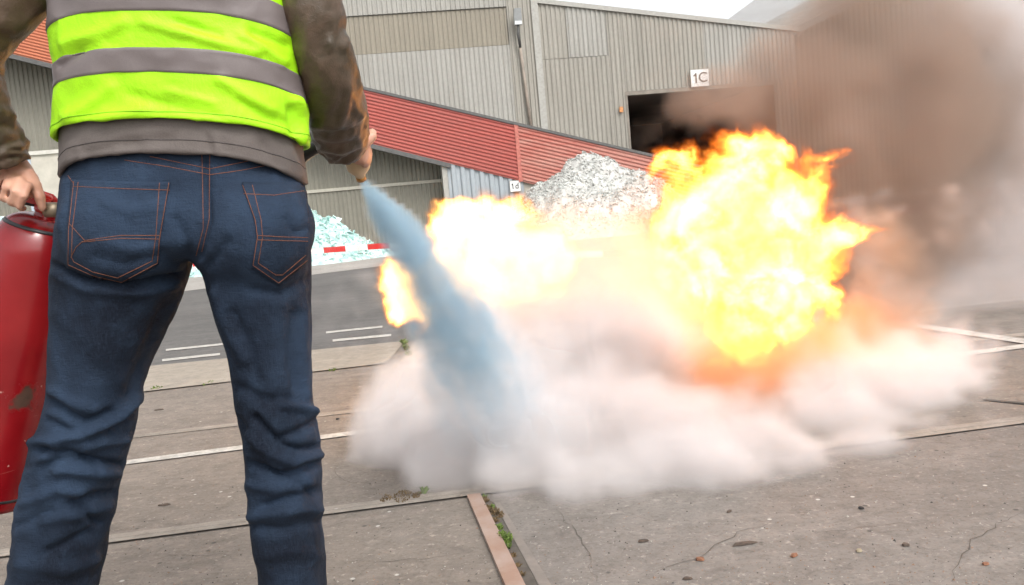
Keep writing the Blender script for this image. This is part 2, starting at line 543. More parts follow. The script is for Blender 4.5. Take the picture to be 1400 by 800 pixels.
mb.prism([(c_s + 0.1, roof_r(c_s + 0.1) - 0.03), (rt1[0] + 0.15, roof_r(rt1[0] + 0.15) - 0.03), (rt1[0] + 0.15, roof_r(rt1[0] + 0.15) + 0.12), (c_s + 0.1, roof_r(c_s + 0.1) + 0.12)], -0.1, 0.1)
mb.build('eave_trim', M_trim, shed)
MB().prism([(ls, 0), (c_s, 0), (c_s, ztop), (ls, ztop)], -14, -0.04).build('shed_body', M_trim, shed)
MB().prism([(c_s + 0.02, 0), (d0 - 0.02, 0), (d0 - 0.02, roof_r(d0) - 0.05), (c_s + 0.02, roof_r(c_s) - 0.05)], -14, -0.05).build('shed_body', M_trim, shed)
MB().prism([(d0, dz + 0.25), (rt1[0] - 0.02, dz + 0.25), (rt1[0] - 0.02, roof_r(rt1[0]) - 0.05), (d0, roof_r(d0) - 0.05)], -14, -0.05).build('shed_body', M_trim, shed)
MB().fbox(d0 - 0.03, d1, dz + .02, dz + 0.15, -0.2, 0.06).build('door_lintel', M_frame, shed)
MB().fbox(d0 - 0.03, d0 + 0.05, 0, dz + .019, -0.1, 0.05).build('door_jamb', M_frame, shed)
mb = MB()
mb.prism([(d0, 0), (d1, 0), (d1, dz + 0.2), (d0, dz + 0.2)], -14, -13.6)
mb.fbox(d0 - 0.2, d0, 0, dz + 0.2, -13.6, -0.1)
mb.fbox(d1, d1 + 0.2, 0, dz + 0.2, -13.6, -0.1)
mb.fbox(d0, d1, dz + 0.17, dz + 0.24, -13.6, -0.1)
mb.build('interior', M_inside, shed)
mb = MB()                                           # stacked goods and a rail seen faintly in the doorway
for k in range(5):
    mb.fbox(d0 + 1.1, d0 + 2.6, 2.35 - k * 0.42, 2.65 - k * 0.42, -4.2, -3.9)
for k in range(9):
    mb.fbox(d0 + 1.1 + k * 0.18, d0 + 1.14 + k * 0.18, 0.4, 2.65, -3.89, -3.85)
mb.build('interior_rack', plain('dim_steel', (0.14, 0.12, 0.11), 0.7), shed)

# --- far shed with the wide roof
fs_ = thing('far_shed', 'more distant grey shed with a broad pale roof seen over the eave through smoke', 'shed', (16, 46, 0))
def PY(px, py, y): return P(px, py, y)
mb = MB()
a, b, c_, d_ = PY(985, 34, 52), PY(1085, -40, 60), PY(1200, -60, 58), PY(1090, 44, 46)
th = Vector((0, 0, -0.3))
mb.box8([a + th, d_ + th, c_ + th, b + th, a, d_, c_, b])
mb.build('roof', M_roofg, fs_)
mb = MB()
e_, f_, g_, h_ = PY(1040, 36, 46), PY(1085, 40, 44.8), PY(1210, -22, 44.8), PY(1150, -22, 48)
mb.box8([e_ + th, f_ + th, g_ + th, h_ + th, e_ + Vector((0, 0, 0.05)), f_ + Vector((0, 0, 0.05)), g_ + Vector((0, 0, 0.05)), h_ + Vector((0, 0, 0.05))])
mb.build('roof', sheet_metal('mossy_roof_sheet', (0.27, 0.26, 0.24), (0.17, 0.16, 0.14)), fs_)
oo = 45.2 - 30
s_a, z_a = FS(1084, 44, -oo)
s_b, z_b = FS(1205, -20, -oo)
s_c = FS(1620, 60, -oo)[0]
gab = lin((s_a, z_a), (s_b, z_b))
s_t = s_a + (s_c - s_a) * 0.5
corrugated('cladding_panel', sheet_metal('olive_cladding', (0.29, 0.275, 0.225), (0.2, 0.19, 0.15)), s_a, s_c, const(0), lambda s: gab(min(s, s_t)), -oo, fs_, 0.3, 0.05)
MB().fbox(s_a, s_c, 0, z_a, -oo - 12, -oo - 0.05).build('shed_body', M_trim, fs_)
px0 = P(1269, -30, 44.2)
MB().tube([P(1269, -40, 44.6), P(1273, 18, 44.6), P(1277, 34, 44.6)], [0.13, 0.13, 0.1], 8).build('downpipe', plain('blue_paint', (0.1, 0.13, 0.3), 0.5), fs_, True)

# --- lean-to with the red sloping front
LO = 1.6                                            # it stands this far in front of the tall shed
lean = thing('red_fronted_lean_to', 'lean-to with a long sloping red corrugated front before the grey shed', 'shed', FP(-8, 0, LO))
top = lin(FS(490, 121, LO), FS(880, 212, LO))
bot = lin(FS(505, 196, LO), FS(705, 246, LO))
def ribbed(name, mat, s0, s1, off, n=15, depth=0.035):
    """Red sheet whose ribs run along the slope."""
    mb = MB()
    lev = []
    for k in range(n):
        for u, d in ((0, 0), (0.35, 0), (0.5, 1), (0.85, 1)):
            lev.append(((k + u) / n, d * depth))
    lev.append((1, 0))
    vs, fs = [], []
    for u, d in lev:
        for s in (s0, s1):
            z = bot(s) + (top(s) - bot(s)) * u
            vs += [FP(s, z, off + d), FP(s, z, off - 0.03)]
    for i in range(len(lev) - 1):
        a, b = 4 * i, 4 * i + 4
        fs += [(a, a + 2, b + 2, b), (a + 3, a + 1, b + 1, b + 3), (a, b, b + 1, a + 1), (a + 2, a + 3, b + 3, b + 2)]
    e = 4 * (len(lev) - 1)
    fs += [(0, 1, 3, 2), (e, e + 2, e + 3, e + 1)]
    return mb.add(vs, fs).build(name, mat, lean)
sj = FS(709, 215, LO)[0]
sm = FS(300, 120, LO)[0]
ribbed('red_panel', M_orange, FS(-160, 20, LO)[0], sm - 0.01, LO)
ribbed('red_panel', M_red, sm, sj - 0.06, LO)
ribbed('red_panel', M_red2, sj + 0.06, FS(960, 230, LO)[0], LO)
MB().prism([(sj - 0.06, bot(sj) - 0.03), (sj + 0.06, bot(sj) - 0.01), (sj + 0.06, top(sj) + 0.02), (sj - 0.06, top(sj) + 0.04)], LO - 0.05, LO + 0.06).build('joint_strip', plain('red_trim', (0.42, 0.13, 0.1), 0.6), lean)
sa, sb = FS(-160, 20, LO)[0], FS(960, 230, LO)[0]
MB().prism([(sa, top(sa)), (sb, top(sb)), (sb, top(sb) + 0.09), (sa, top(sa) + 0.09)], LO - 0.25, LO + 0.07).build('upper_edge', M_trimd, lean)
MB().prism([(sa, bot(sa) - 0.14), (sj - 2.2, bot(sj - 2.2) - 0.14), (sj - 2.2, bot(sj - 2.2)), (sa, bot(sa))], LO - 0.25, LO + 0.05).build('lower_edge', M_trimd, lean)
MB().prism([(sa, top(sa) - 0.05), (sb, top(sb) - 0.05), (sb, top(sb)), (sa, top(sa))], 0.2, LO - 0.26).build('roof', M_trimd, lean)
# recessed wall under the red front
RO = 0.5
s605 = FS(606, 250, LO)[0]
zr = (FS(430, 262, RO)[1] + FS(600, 243, RO)[1]) / 2
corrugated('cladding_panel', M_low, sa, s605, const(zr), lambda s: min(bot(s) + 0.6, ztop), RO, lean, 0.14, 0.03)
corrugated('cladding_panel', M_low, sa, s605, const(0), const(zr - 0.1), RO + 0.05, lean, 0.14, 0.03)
MB().fbox(sa, s605, zr - 0.1, zr, RO - 0.1, RO + 0.12).build('wall_rail', plain('pale_rail', (0.38, 0.36, 0.3), 0.6, var=0.1), lean)
MB().fbox(s605, s605 + 0.16, 0, bot(s605) - 0.02, RO - 0.2, LO - 0.05).build('post', M_trim, lean)
corrugated('cladding_panel', M_blue, s605 + 0.17, sj + 0.1, const(0), lambda s: bot(s) + 0.02, LO - 0.08, lean, 0.3, 0.06)
MB().fbox(sj + 0.11, sb, 0, bot(sb) - 0.05, LO - 0.5, LO - 0.12).build('plinth_wall', M_cwall, lean)
MB().prism([(sj + 0.11, bot(sb) - 0.05), (sb, bot(sb) - 0.05), (sb, bot(sb)), (sj + 0.11, bot(sj + 0.11))], LO - 0.5, LO - 0.12).build('plinth_wall', M_cwall, lean)

# pale concrete bunker wall at the left
s0, zt_ = FS(40, 205, 5)
s1 = FS(170, 196, 5)[0]
bw = thing('concrete_wall', 'pale concrete wall standing left of the man above the teal glass', 'wall', FP(s0, 0, 5))
zt_ = FS(60, 206, 5)[1]
MB().fbox(s0, s1, 0, zt_ - 0.1, 4.6, 5).build('wall_face', M_cwall, bw)
MB().fbox(s0 - 0.05, s1, zt_ - 0.1, zt_, 4.5, 5.06).build('coping', plain('pale_coping', (0.5, 0.48, 0.43), 0.8, var=0.1), bw)
MB().fbox(s0 - 0.14, s0 - 0.001, 0, zt_ - 0.11, 4.62, 5.02).build('end_post', plain('blue_grey_post', (0.36, 0.42, 0.48), 0.6, var=0.1), bw)

# --- signs and lamp
def text_mesh(body, size, loc, parent, mat, off=0.012, name='lettering'):
    cu = bpy.data.curves.new(name, 'FONT')
    cu.body, cu.size, cu.align_x, cu.align_y = body, size, 'CENTER', 'CENTER'
    cu.extrude = 0.006
    o = bpy.data.objects.new(name, cu)
    C.objects.link(o)
    dg = bpy.context.evaluated_depsgraph_get()
    me = bpy.data.meshes.new_from_object(o.evaluated_get(dg))
    C.objects.unlink(o)
    bpy.data.objects.remove(o)
    rot = Matrix((FD, Vector((0, 0, 1)), FN)).transposed().to_4x4()
    me.transform(Matrix.Translation(loc + FN * off) @ rot)
    me.materials.clear()
    me.materials.append(mat)
    return put(bpy.data.objects.new(name, me), parent)
def sign(px0, py0, px1, py1, off, text, label, scale=0.62):
    s0, z1 = FS(px0, py0, off)
    s1, z0 = FS(px1, py1, off)
    t = thing('wall_sign', label, 'sign', FP((s0 + s1) / 2, (z0 + z1) / 2, off))
    MB().fbox(s0, s1, z0, z1, off - 0.03, off).build('sign_plate', M_white, t)
    for a, b, c_, d_ in ((s0 - 0.015, s1 + 0.015, z1, z1 + 0.015), (s0 - 0.015, s1 + 0.015, z0 - 0.015, z0), (s0 - 0.015, s0, z0, z1), (s1, s1 + 0.015, z0, z1)):
        MB().fbox(a, b, c_, d_, off - 0.03, off + 0.008).build('sign_frame', M_trim, t)
    hz = (z1 - z0) * scale
    sc_, zc = (s0 + s1) / 2, (z0 + z1) / 2
    a = sc_ - hz * 0.42
    mb = MB()                                       # the figure 1 with its flag
    mb.prism([(a - .07 * hz, zc - hz / 2), (a + .07 * hz, zc - hz / 2), (a + .07 * hz, zc + hz / 2), (a - .05 * hz, zc + hz / 2), (a - .07 * hz, zc + hz * .42)], off, off + .012)
    mb.prism([(a - .071 * hz, zc + hz * .42), (a - .071 * hz, zc + hz * .25), (a - .25 * hz, zc + hz * .17), (a - .25 * hz, zc + hz * .31)], off, off + .012)
    mb.build('lettering', M_black, t, kind='stuff')
    text_mesh(text[1], hz * 1.42, FP(sc_ + hz * .3, zc, off), t, M_black)
sign(944, 96, 970, 117, 0.16, '1C', 'white square sign reading 1C above the shed doorway', 0.6)
sign(697, 248, 712, 261, LO + 0.02, '1d', 'small white sign reading 1d under the red front', 0.55)
t = thing('wall_lamp', 'grey floodlight on a bent bracket and pipe on the shed wall', 'lamp', FP(*FS(708, 100), 0.2))
s0, z0 = FS(707, 22, 0.35)
mb = MB()
mb.box8([FP(s0 - 0.13, z0 - 0.18, 0.5), FP(s0 + 0.13, z0 - 0.18, 0.5), FP(s0 + 0.13, z0 - 0.18, 0.3), FP(s0 - 0.13, z0 - 0.18, 0.3),
         FP(s0 - 0.11, z0 + 0.2, 0.62), FP(s0 + 0.11, z0 + 0.2, 0.62), FP(s0 + 0.11, z0 + 0.2, 0.34), FP(s0 - 0.11, z0 + 0.2, 0.34)])
mb.build('lamp_housing', plain('lamp_grey', (0.34, 0.35, 0.35), 0.45, var=0.1), t)
MB().fbox(s0 - 0.12, s0 + 0.12, z0 - 0.3, z0 - 0.185, 0.32, 0.5).build('lamp_glass', plain('lamp_glass', (0.55, 0.57, 0.57), 0.2, var=0.05), t)
MB().tube([FP(s0, z0 - 0.3, 0.4), FP(s0 - 0.02, z0 - 0.6, 0.38), FP(s0 + 0.03, z0 - 1.0, 0.24)], 0.045, 8).build('bracket', M_trimd, t, True)
MB().tube([FP(s0 + 0.03, z0 - 0.95, 0.22), FP(s0 + 0.2, z0 - 4.2, 0.2)], [0.05, 0.06], 8).build('pipe', plain('rusty_pipe', (0.24, 0.2, 0.165), 0.7, scale=4), t, True)
sb_, zb_ = FS(849, 150, 0.05)
o = MB().fbox(sb_ - 0.06, sb_ + 0.06, zb_ - 0.09, zb_ + 0.09, 0.03, 0.13).build('alarm_box', plain('orange_plastic', (0.5, 0.22, 0.08), 0.5), None, label='small orange box fixed beside the shed doorway', category='box')
# ================================================================== THE MAN
PD = 1.45                                        # he stands this far ahead
def skin_mat(name='skin'):
    t = NT(name)
    v = t.coord()
    n1, n2 = t.noise(v, 28, 5), t.noise(v, 160, 3)
    c = t.mix(t.ramp(n1, [(0.35, 0.0), (0.65, 1.0)]), (0.44, 0.22, 0.15), (0.56, 0.31, 0.215))
    return t.pbr(c, 0.5, t.bump(n2, 0.15, 0.002), **{'Subsurface Weight': 0.1, 'Subsurface Radius': (0.01, 0.004, 0.002)})
M_skin = skin_mat()

def denim():
    t = NT('denim')
    v = t.coord()
    big = t.noise(v, 5, 4, 0.6)
    mid = t.noise(v, 26, 5, 0.65)
    slub = t.noise(t.coord(scale=(420, 420, 40)), 1.0, 3, 0.7)
    cross = t.noise(t.coord(scale=(60, 60, 600)), 1.0, 3, 0.7)
    c = t.mix(t.ramp(big, [(0.38, 0.0), (0.64, 1.0)]), (0.003, 0.0062, 0.0142), (0.02, 0.036, 0.066))
    c = t.mix(t.math('MULTIPLY', t.ramp(mid, [(0.5, 0.0), (0.75, 1.0)]), 0.3), c, (0.03, 0.053, 0.09))
    c = t.mix(t.math('MULTIPLY', t.ramp(slub, [(0.48, 0.0), (0.72, 1.0)]), 0.5), c, (0.019, 0.031, 0.052))
    c = t.mix(t.math('MULTIPLY', t.ramp(cross, [(0.5, 0.0), (0.72, 1.0)]), 0.3), c, (0.003, 0.005, 0.01))
    puck = t.noise(v, 75, 4, 0.6, 0.8)
    h = t.math('ADD', slub, t.math('ADD', cross, t.math('ADD', t.math('MULTIPLY', mid, 2.0), t.math('MULTIPLY', puck, 2.0))))
    return t.pbr(c, 0.88, t.bump(h, 0.6, 0.002), **{'Specular IOR Level': 0.25})
M_denim = denim()

def cloth(name, a, b, weave=500, rough=0.85, bump=0.3, fold=22, **kw):
    t = NT(name)
    v = t.coord()
    n1 = t.noise(v, 4, 4)
    n2 = t.noise(v, fold, 4, 0.6, 0.5)
    w = t.noise(t.coord(scale=(weave, weave, weave)), 1.0, 2)
    c = t.mix(t.ramp(n1, [(0.35, 0.0), (0.65, 1.0)]), a, b)
    c = t.mix(t.math('MULTIPLY', t.ramp(w, [(0.4, 1.0), (0.6, 0.0)]), 0.18), c, tuple(x * 0.5 for x in a))
    return t.pbr(c, rough, t.bump(t.math('ADD', t.math('MULTIPLY', w, 0.12), t.math('MULTIPLY', n2, 2.0)), bump, 0.005), **kw)
M_jacket = cloth('jacket_cloth', (0.095, 0.078, 0.07), (0.122, 0.102, 0.093), rough=0.75)
t = NT('sleeve_cloth')
v = t.coord()
n1, n2, n3 = t.noise(v, 7, 5, 0.6, 0.5), t.noise(v, 26, 5, 0.65), t.noise(v, 500, 2)
c = t.mix(t.ramp(n1, [(0.36, 0.0), (0.64, 1.0)]), (0.05, 0.038, 0.022), (0.11, 0.068, 0.046))
c = t.mix(t.math('MULTIPLY', t.ramp(n2, [(0.5, 0.0), (0.7, 1.0)]), 0.5), c, (0.14, 0.09, 0.062))
M_sleeve = t.pbr(c, t.math('ADD', 0.3, t.math('MULTIPLY', n2, 0.3)), t.bump(t.math('ADD', n2, t.math('MULTIPLY', n3, 0.25)), 0.4, 0.006))
M_vest = cloth('fluorescent_fabric', (0.33, 0.72, 0.0), (0.385, 0.8, 0.001), weave=700, rough=0.65, bump=0.5, fold=16)
M_band = cloth('reflective_tape', (0.145, 0.12, 0.117), (0.172, 0.146, 0.142), weave=900, rough=0.5, bump=0.12, fold=10)
M_thread = plain('orange_thread', (0.15, 0.05, 0.022), 0.7, var=0.35, scale=300)
M_dthread = plain('dark_thread', (0.05, 0.042, 0.04), 0.8, var=0.3, scale=300)
M_leather = plain('black_leather', (0.03, 0.028, 0.026), 0.5, var=0.3, scale=20)
M_hair = plain('dark_hair', (0.04, 0.028, 0.02), 0.6, var=0.4, scale=60)

person = thing('person', 'man from behind in hi-vis vest and jeans spraying a powder extinguisher', 'person', (P(250, 400, PD).x, PD, 0))

def seg_dist(px, py, poly):
    best = np.full(px.shape, 1e9)
    for (x0, y0), (x1, y1) in zip(poly[:-1], poly[1:]):
        dx, dy = x1 - x0, y1 - y0
        L = dx * dx + dy * dy + 1e-9
        tt = np.clip(((px - x0) * dx + (py - y0) * dy) / L, 0, 1)
        d = np.hypot(px - x0 - tt * dx, py - y0 - tt * dy)
        best = np.minimum(best, d)
    return best

def fold_mesh(me, folds, front=False, noise_amp=0.0, noise_scale=(9, 9, 5), seed=0.0):
    """Presses the creases of the cloth into a mesh: folds are (run of the crease, width, height), plus small random rumpling."""
    n = len(me.vertices)
    co = np.empty(n * 3); me.vertices.foreach_get('co', co); co = co.reshape(-1, 3)
    no = np.empty(n * 3); me.vertices.foreach_get('normal', no); no = no.reshape(-1, 3)
    d = co - np.array(EYE)
    w = d @ np.array(FW)
    px = CX + F_PX * (d @ np.array(RT)) / w
    py = CY - F_PX * (d @ np.array(UP)) / w
    facing = np.clip(-(no * d).sum(1) / np.linalg.norm(d, axis=1) * 2.2 + 0.15, 0, 1)
    h = np.zeros(n)
    for poly, wd, amp in folds:
        q = seg_dist(px, py, poly) / wd
        xs = [a for a, b in poly]
        h += amp * np.exp(-q * q) * facing
    if noise_amp:
        for i in range(n):
            c = co[i]
            v = Vector((c[0] * noise_scale[0] + seed, c[1] * noise_scale[1], c[2] * noise_scale[2]))
            r = mnoise.fractal(v, 0.9, 2.1, 3)
            h[i] += noise_amp * (1 - 2 * abs(r)) + noise_amp * 0.5 * mnoise.noise(v * 2.7)
    co += no * h[:, None]
    me.vertices.foreach_set('co', co.ravel())
    me.update()

def remesh(mb, voxel, smooth, name):
    me = bpy.data.meshes.new(name)
    me.from_pydata(mb.v, [], mb.f)
    bm = bmesh.new(); bm.from_mesh(me)
    bmesh.ops.recalc_face_normals(bm, faces=bm.faces)
    bm.to_mesh(me); bm.free()
    tmp = bpy.data.objects.new(name, me)
    C.objects.link(tmp)
    rm = tmp.modifiers.new('r', 'REMESH'); rm.mode, rm.voxel_size = 'VOXEL', voxel
    if smooth:
        sm = tmp.modifiers.new('s', 'SMOOTH'); sm.iterations, sm.factor = smooth, 0.5
    out = bpy.data.meshes.new_from_object(tmp.evaluated_get(bpy.context.evaluated_depsgraph_get()))
    C.objects.unlink(tmp); bpy.data.objects.remove(tmp)
    out.polygons.foreach_set('use_smooth', [True] * len(out.polygons))
    out.name = name
    out.update()
    return out

YF = Vector((0, 1, 0))
def ring(cx, cy, w, D, ryb, ryf, n=40, e=2.2, lift=0.0, sag=None):
    """A loop of cloth round a limb: w wide across the picture, ryb deep behind, ryf in front."""
    c = P(cx, cy, D)
    rx = w / 2 * D / F_PX
    out = []
    for k in range(n):
        a = 2 * math.pi * k / n
        ca, sa = math.cos(a), math.sin(a)
        x = math.copysign(abs(ca) ** (2 / e), ca) * rx
        y = math.copysign(abs(sa) ** (2 / e), sa)
        y *= ryf if y > 0 else ryb
        b = max(0.0, -sa)
        out.append(RT * x + YF * y + UP * (lift * b ** 1.2))
    sc_ = 1.0
    for _ in range(3):                           # settle the width so that the outline is as wide as measured
        px_ = [proj(c + RT * (o.dot(RT) * (sc_ - 1)) + o)[0] for o in out]
        a, b = min(px_), max(px_)
        sc_ *= w / (b - a)
        c = c + RT * ((cx - (a + b) / 2) * D / F_PX)
    return [c + RT * (o.dot(RT) * (sc_ - 1)) + o for o in out]

def loft(mb, rings, cap=True, mi=0):
    n = len(rings[0])
    vs = [p for r in rings for p in r]
    fs = [(i * n + k, i * n + (k + 1) % n, (i + 1) * n + (k + 1) % n, (i + 1) * n + k) for i in range(len(rings) - 1) for k in range(n)]
    if cap:
        fs += [tuple(range(n)), tuple(range((len(rings) - 1) * n, len(rings) * n))]
    return mb.add(vs, fs, mi)

def interp(rows, y):
    ys = [r[0] for r in rows]
    return [float(np.interp(y, ys, [r[i] for r in rows])) for i in range(1, len(rows[0]))]

# ---- jeans: hips and two legs grown together, then creased
hips = [(150, 96, 404, 1.455, .105, .1), (205, 90, 411, 1.455, .115, .105), (250, 83, 417, 1.455, .128, .11), (300, 75, 423, 1.455, .138, .11), (332, 72, 424, 1.455, .13, .105), (350, 90, 405, 1.455, .09, .08)]
legL = [(300, 80, 262, 1.45, .125, .1), (350, 71, 267, 1.45, .12, .1), (380, 68, 258, 1.45, .112, .098), (420, 68, 243, 1.45, .105, .095), (450, 67, 230, 1.448, .1, .093), (500, 65, 208, 1.445, .092, .09), (540, 63, 193, 1.44, .086, .088),
        (580, 52, 186, 1.437, .082, .085), (612, 39, 177, 1.437, .08, .082), (650, 30, 168, 1.445, .08, .08), (680, 23, 162, 1.45, .082, .078), (720, 17, 153, 1.455, .082, .075), (800, 5, 136, 1.46, .078, .07), (900, -10, 122, 1.465, .07, .07), (1000, -22, 112, 1.47, .068, .072)]
legR = [(300, 268, 421, 1.45, .122, .1), (350, 272, 424, 1.45, .118, .1), (380, 280, 424, 1.45, .11, .098), (420, 292, 423.5, 1.45, .1, .095), (450, 300, 424, 1.45, .096, .092), (480, 312, 423, 1.448, .092, .09), (530, 320, 425, 1.445, .086, .085), (560, 324, 432, 1.442, .082, .082),
        (600, 334, 437, 1.44, .076, .08), (640, 337, 439, 1.445, .076, .078), (680, 339, 441, 1.45, .078, .076), (720, 343, 441, 1.455, .078, .074), (760, 351, 442, 1.457, .074, .07), (800, 355, 444, 1.46, .07, .068), (900, 358, 447, 1.465, .064, .066), (1000, 360, 450, 1.47, .062, .068)]
def rows_to_rings(rows, step, y0, y1, n=36, e=2.25):
    out = []
    y = y0
    while y <= y1 + 1e-6:
        xl, xr, D, b, f = interp(rows, y)
        out.append(ring((xl + xr) / 2, y, xr - xl, D, b, f, n, e))
        y += step
    return out
mb = MB()
loft(mb, rows_to_rings(hips, 10, 150, 350))
loft(mb, rows_to_rings(legL, 12, 304, 1000))
loft(mb, rows_to_rings(legR, 12, 304, 1000))
def ell(mb, c, r, n=14):
    vs, fs = [], []
    for i in range(n + 1):
        th = math.pi * i / n
        for k in range(2 * n):
            a = math.pi * k / n
            vs.append(c + RT * (r[0] * math.sin(th) * math.cos(a)) + YF * (r[1] * math.sin(th) * math.sin(a)) + UP * (r[2] * math.cos(th)))
    m2 = 2 * n
    for i in range(n):
        for k in range(m2):
            fs.append((i * m2 + k, i * m2 + (k + 1) % m2, (i + 1) * m2 + (k + 1) % m2, (i + 1) * m2 + k))
    mb.add(vs, fs)
ell(mb, P(176, 312, 1.405), (0.105, 0.1, 0.1))
ell(mb, P(342, 312, 1.405), (0.1, 0.1, 0.1))
jeans_me = remesh(mb, 0.0058, 9, 'jeans')
F1 = [  # creases traced on the back of the jeans: run, half-width, height in metres
    ([(44, 606), (80, 600), (112, 592), (160, 572), (200, 532)], 7, .0085), ([(60, 614), (104, 622), (130, 636)], 7, -.009), ([(66, 548), (96, 566), (118, 578), (150, 566)], 7, -.008),
    ([(60, 532), (100, 552), (130, 560)], 8, .004), ([(24, 650), (56, 634), (78, 610)], 7, .007), ([(34, 642), (76, 630), (128, 630), (168, 636)], 6, -.007), ([(80, 642), (130, 645), (166, 650)], 7, .005),
    ([(112, 682), (158, 676)], 6, -.006), ([(98, 686), (134, 714)], 6, -.006), ([(66, 754), (124, 728)], 7, -.005), ([(30, 690), (80, 668), (110, 672)], 8, .005), ([(60, 710), (110, 704), (150, 690)], 8, .004),
    ([(20, 720), (70, 700)], 7, -.004), ([(30, 770), (90, 780), (130, 765)], 9, .004), ([(66, 575), (90, 590), (112, 588)], 6, -.006), ([(150, 590), (184, 560)], 6, -.005), ([(120, 610), (176, 600)], 6, .004),
    ([(71, 361), (112, 382), (150, 389), (195, 388), (244, 376)], 5, -.009), ([(76, 374), (120, 396), (190, 400), (240, 388)], 9, .004),
    ([(384, 552), (412, 558), (436, 566)], 6, .0085), ([(350, 572), (384, 608), (410, 614), (436, 612)], 6, -.009), ([(384, 598), (410, 588), (436, 574)], 6, -.007), ([(346, 634), (380, 650), (408, 646), (438, 632)], 6, -.008),
    ([(356, 640), (390, 654), (428, 670)], 6, -.006), ([(362, 690), (398, 680), (438, 672)], 6, -.006), ([(326, 574), (340, 606)], 6, -.006), ([(340, 594), (370, 620), (400, 632), (438, 622)], 6, .006),
    ([(342, 662), (380, 668), (420, 662)], 7, .005), ([(345, 706), (380, 700), (436, 696)], 7, .005), ([(350, 720), (390, 724), (440, 712)], 7, -.004), ([(360, 760), (400, 752), (438, 760)], 9, .003),
    ([(296, 400), (310, 440), (334, 490)], 9, .005), ([(318, 430), (340, 470), (352, 520)], 9, -.004), ([(404, 430), (398, 480), (404, 530)], 9, -.004), ([(420, 420), (414, 480), (420, 540)], 8, .004),
    ([(348, 396), (384, 402), (422, 380)], 7, -.005), ([(330, 530), (360, 548), (396, 548)], 8, -.005),
    ([(281, 220), (284, 300), (272, 352)], 6, -.006), ([(140, 330), (180, 342), (210, 336)], 6, .003), ([(130, 350), (170, 362), (200, 350)], 6, -.003), ([(150, 280), (180, 290), (214, 282)], 9, .003),
    ([(240, 300), (256, 330), (262, 356)], 7, -.004), ([(310, 330), (296, 350), (280, 366)], 7, -.004), ([(390, 300), (400, 320), (418, 312)], 6, -.003), ([(92, 250), (84, 310)], 7, .003),
    ([(80, 430), (130, 470), (160, 520)], 16, .003), ([(226, 420), (196, 490), (176, 540)], 10, -.004)]
F1 = [(p_, w_ * .9, a_ * 1.75) for p_, w_, a_ in F1]
fold_mesh(jeans_me, F1, noise_amp=0.0026, noise_scale=(13, 13, 8))
def rumple(me, y0, y1, amp, scale, seed):
    """Short crosswise creases where the cloth bunches, between two heights of the picture."""
    zs = [P(250, y1, PD).z, P(250, y0, PD).z]
    me.update()
    n = len(me.vertices)
    co = np.empty(n * 3); me.vertices.foreach_get('co', co); co = co.reshape(-1, 3)
    no = np.empty(n * 3); me.vertices.foreach_get('normal', no); no = no.reshape(-1, 3)
    k = np.clip((co[:, 2] - zs[0]) / .05, 0, 1) * np.clip((zs[1] - co[:, 2]) / .05, 0, 1)
    for i in np.nonzero(k > 0)[0]:
        x, y, z = co[i]
        q = Vector((x * scale[0] + seed, y * scale[1], z * scale[2] + 1.5 * mnoise.noise(Vector((x * 6, y * 6, z * 5 + seed)))))
        co[i] += no[i] * (amp * k[i] * (0.55 - 1.6 * abs(mnoise.noise(q))))
    me.vertices.foreach_set('co', co.ravel())
    me.update()
rumple(jeans_me, 545, 760, .0035, (7, 7, 24), 2.0)
rumple(jeans_me, 700, 1000, .0028, (6, 6, 18), 9.0)
rumple(jeans_me, 360, 560, .0014, (9, 9, 10), 5.0)
jeans_me.materials.append(M_denim)
jeans = put(bpy.data.objects.new('jeans', jeans_me), person)
bv = bmesh.new(); bv.from_mesh(jeans_me)
jeans_bvh = BVHTree.FromBMesh(bv); bv.free()

def onto(bvh, px, py, off):
    d = ray(px, py).normalized()
    h = bvh.ray_cast(EYE, d)
    if h[0] is None:
        return None
    n = h[1] if h[1].dot(d) < 0 else -h[1]
    return h[0] + n * off

def dense(poly, step=3.0):
    out = []
    for (a, b), (c_, d_) in zip(poly[:-1], poly[1:]):
        k = max(1, int(math.hypot(c_ - a, d_ - b) / step))
        out += [(a + (c_ - a) * i / k, b + (d_ - b) * i / k) for i in range(k)]
    return out + [poly[-1]]

def seam(bvh, polys, parent, name, mat, rad=0.0006, off=0.0002, **kw):
    mb = MB()
    for poly in polys:
        run = []
        for x, y in dense(poly):
            p = onto(bvh, x, y, off)
            if p is None or (run and (p - run[-1]).length > 0.05):
                if len(run) > 1:
                    mb.tube(run, rad, 5)
                run = []
            if p is not None:
                run.append(p)
        if len(run) > 1:
            mb.tube(run, rad, 5)
    return mb.build(name, mat, parent, True, **kw)

def inside(poly, x, y):
    r = False
    for (x0, y0), (x1, y1) in zip(poly, poly[1:] + poly[:1]):
        if (y0 > y) != (y1 > y) and x < (x1 - x0) * (y - y0) / (y1 - y0) + x0:
            r = not r
    return r

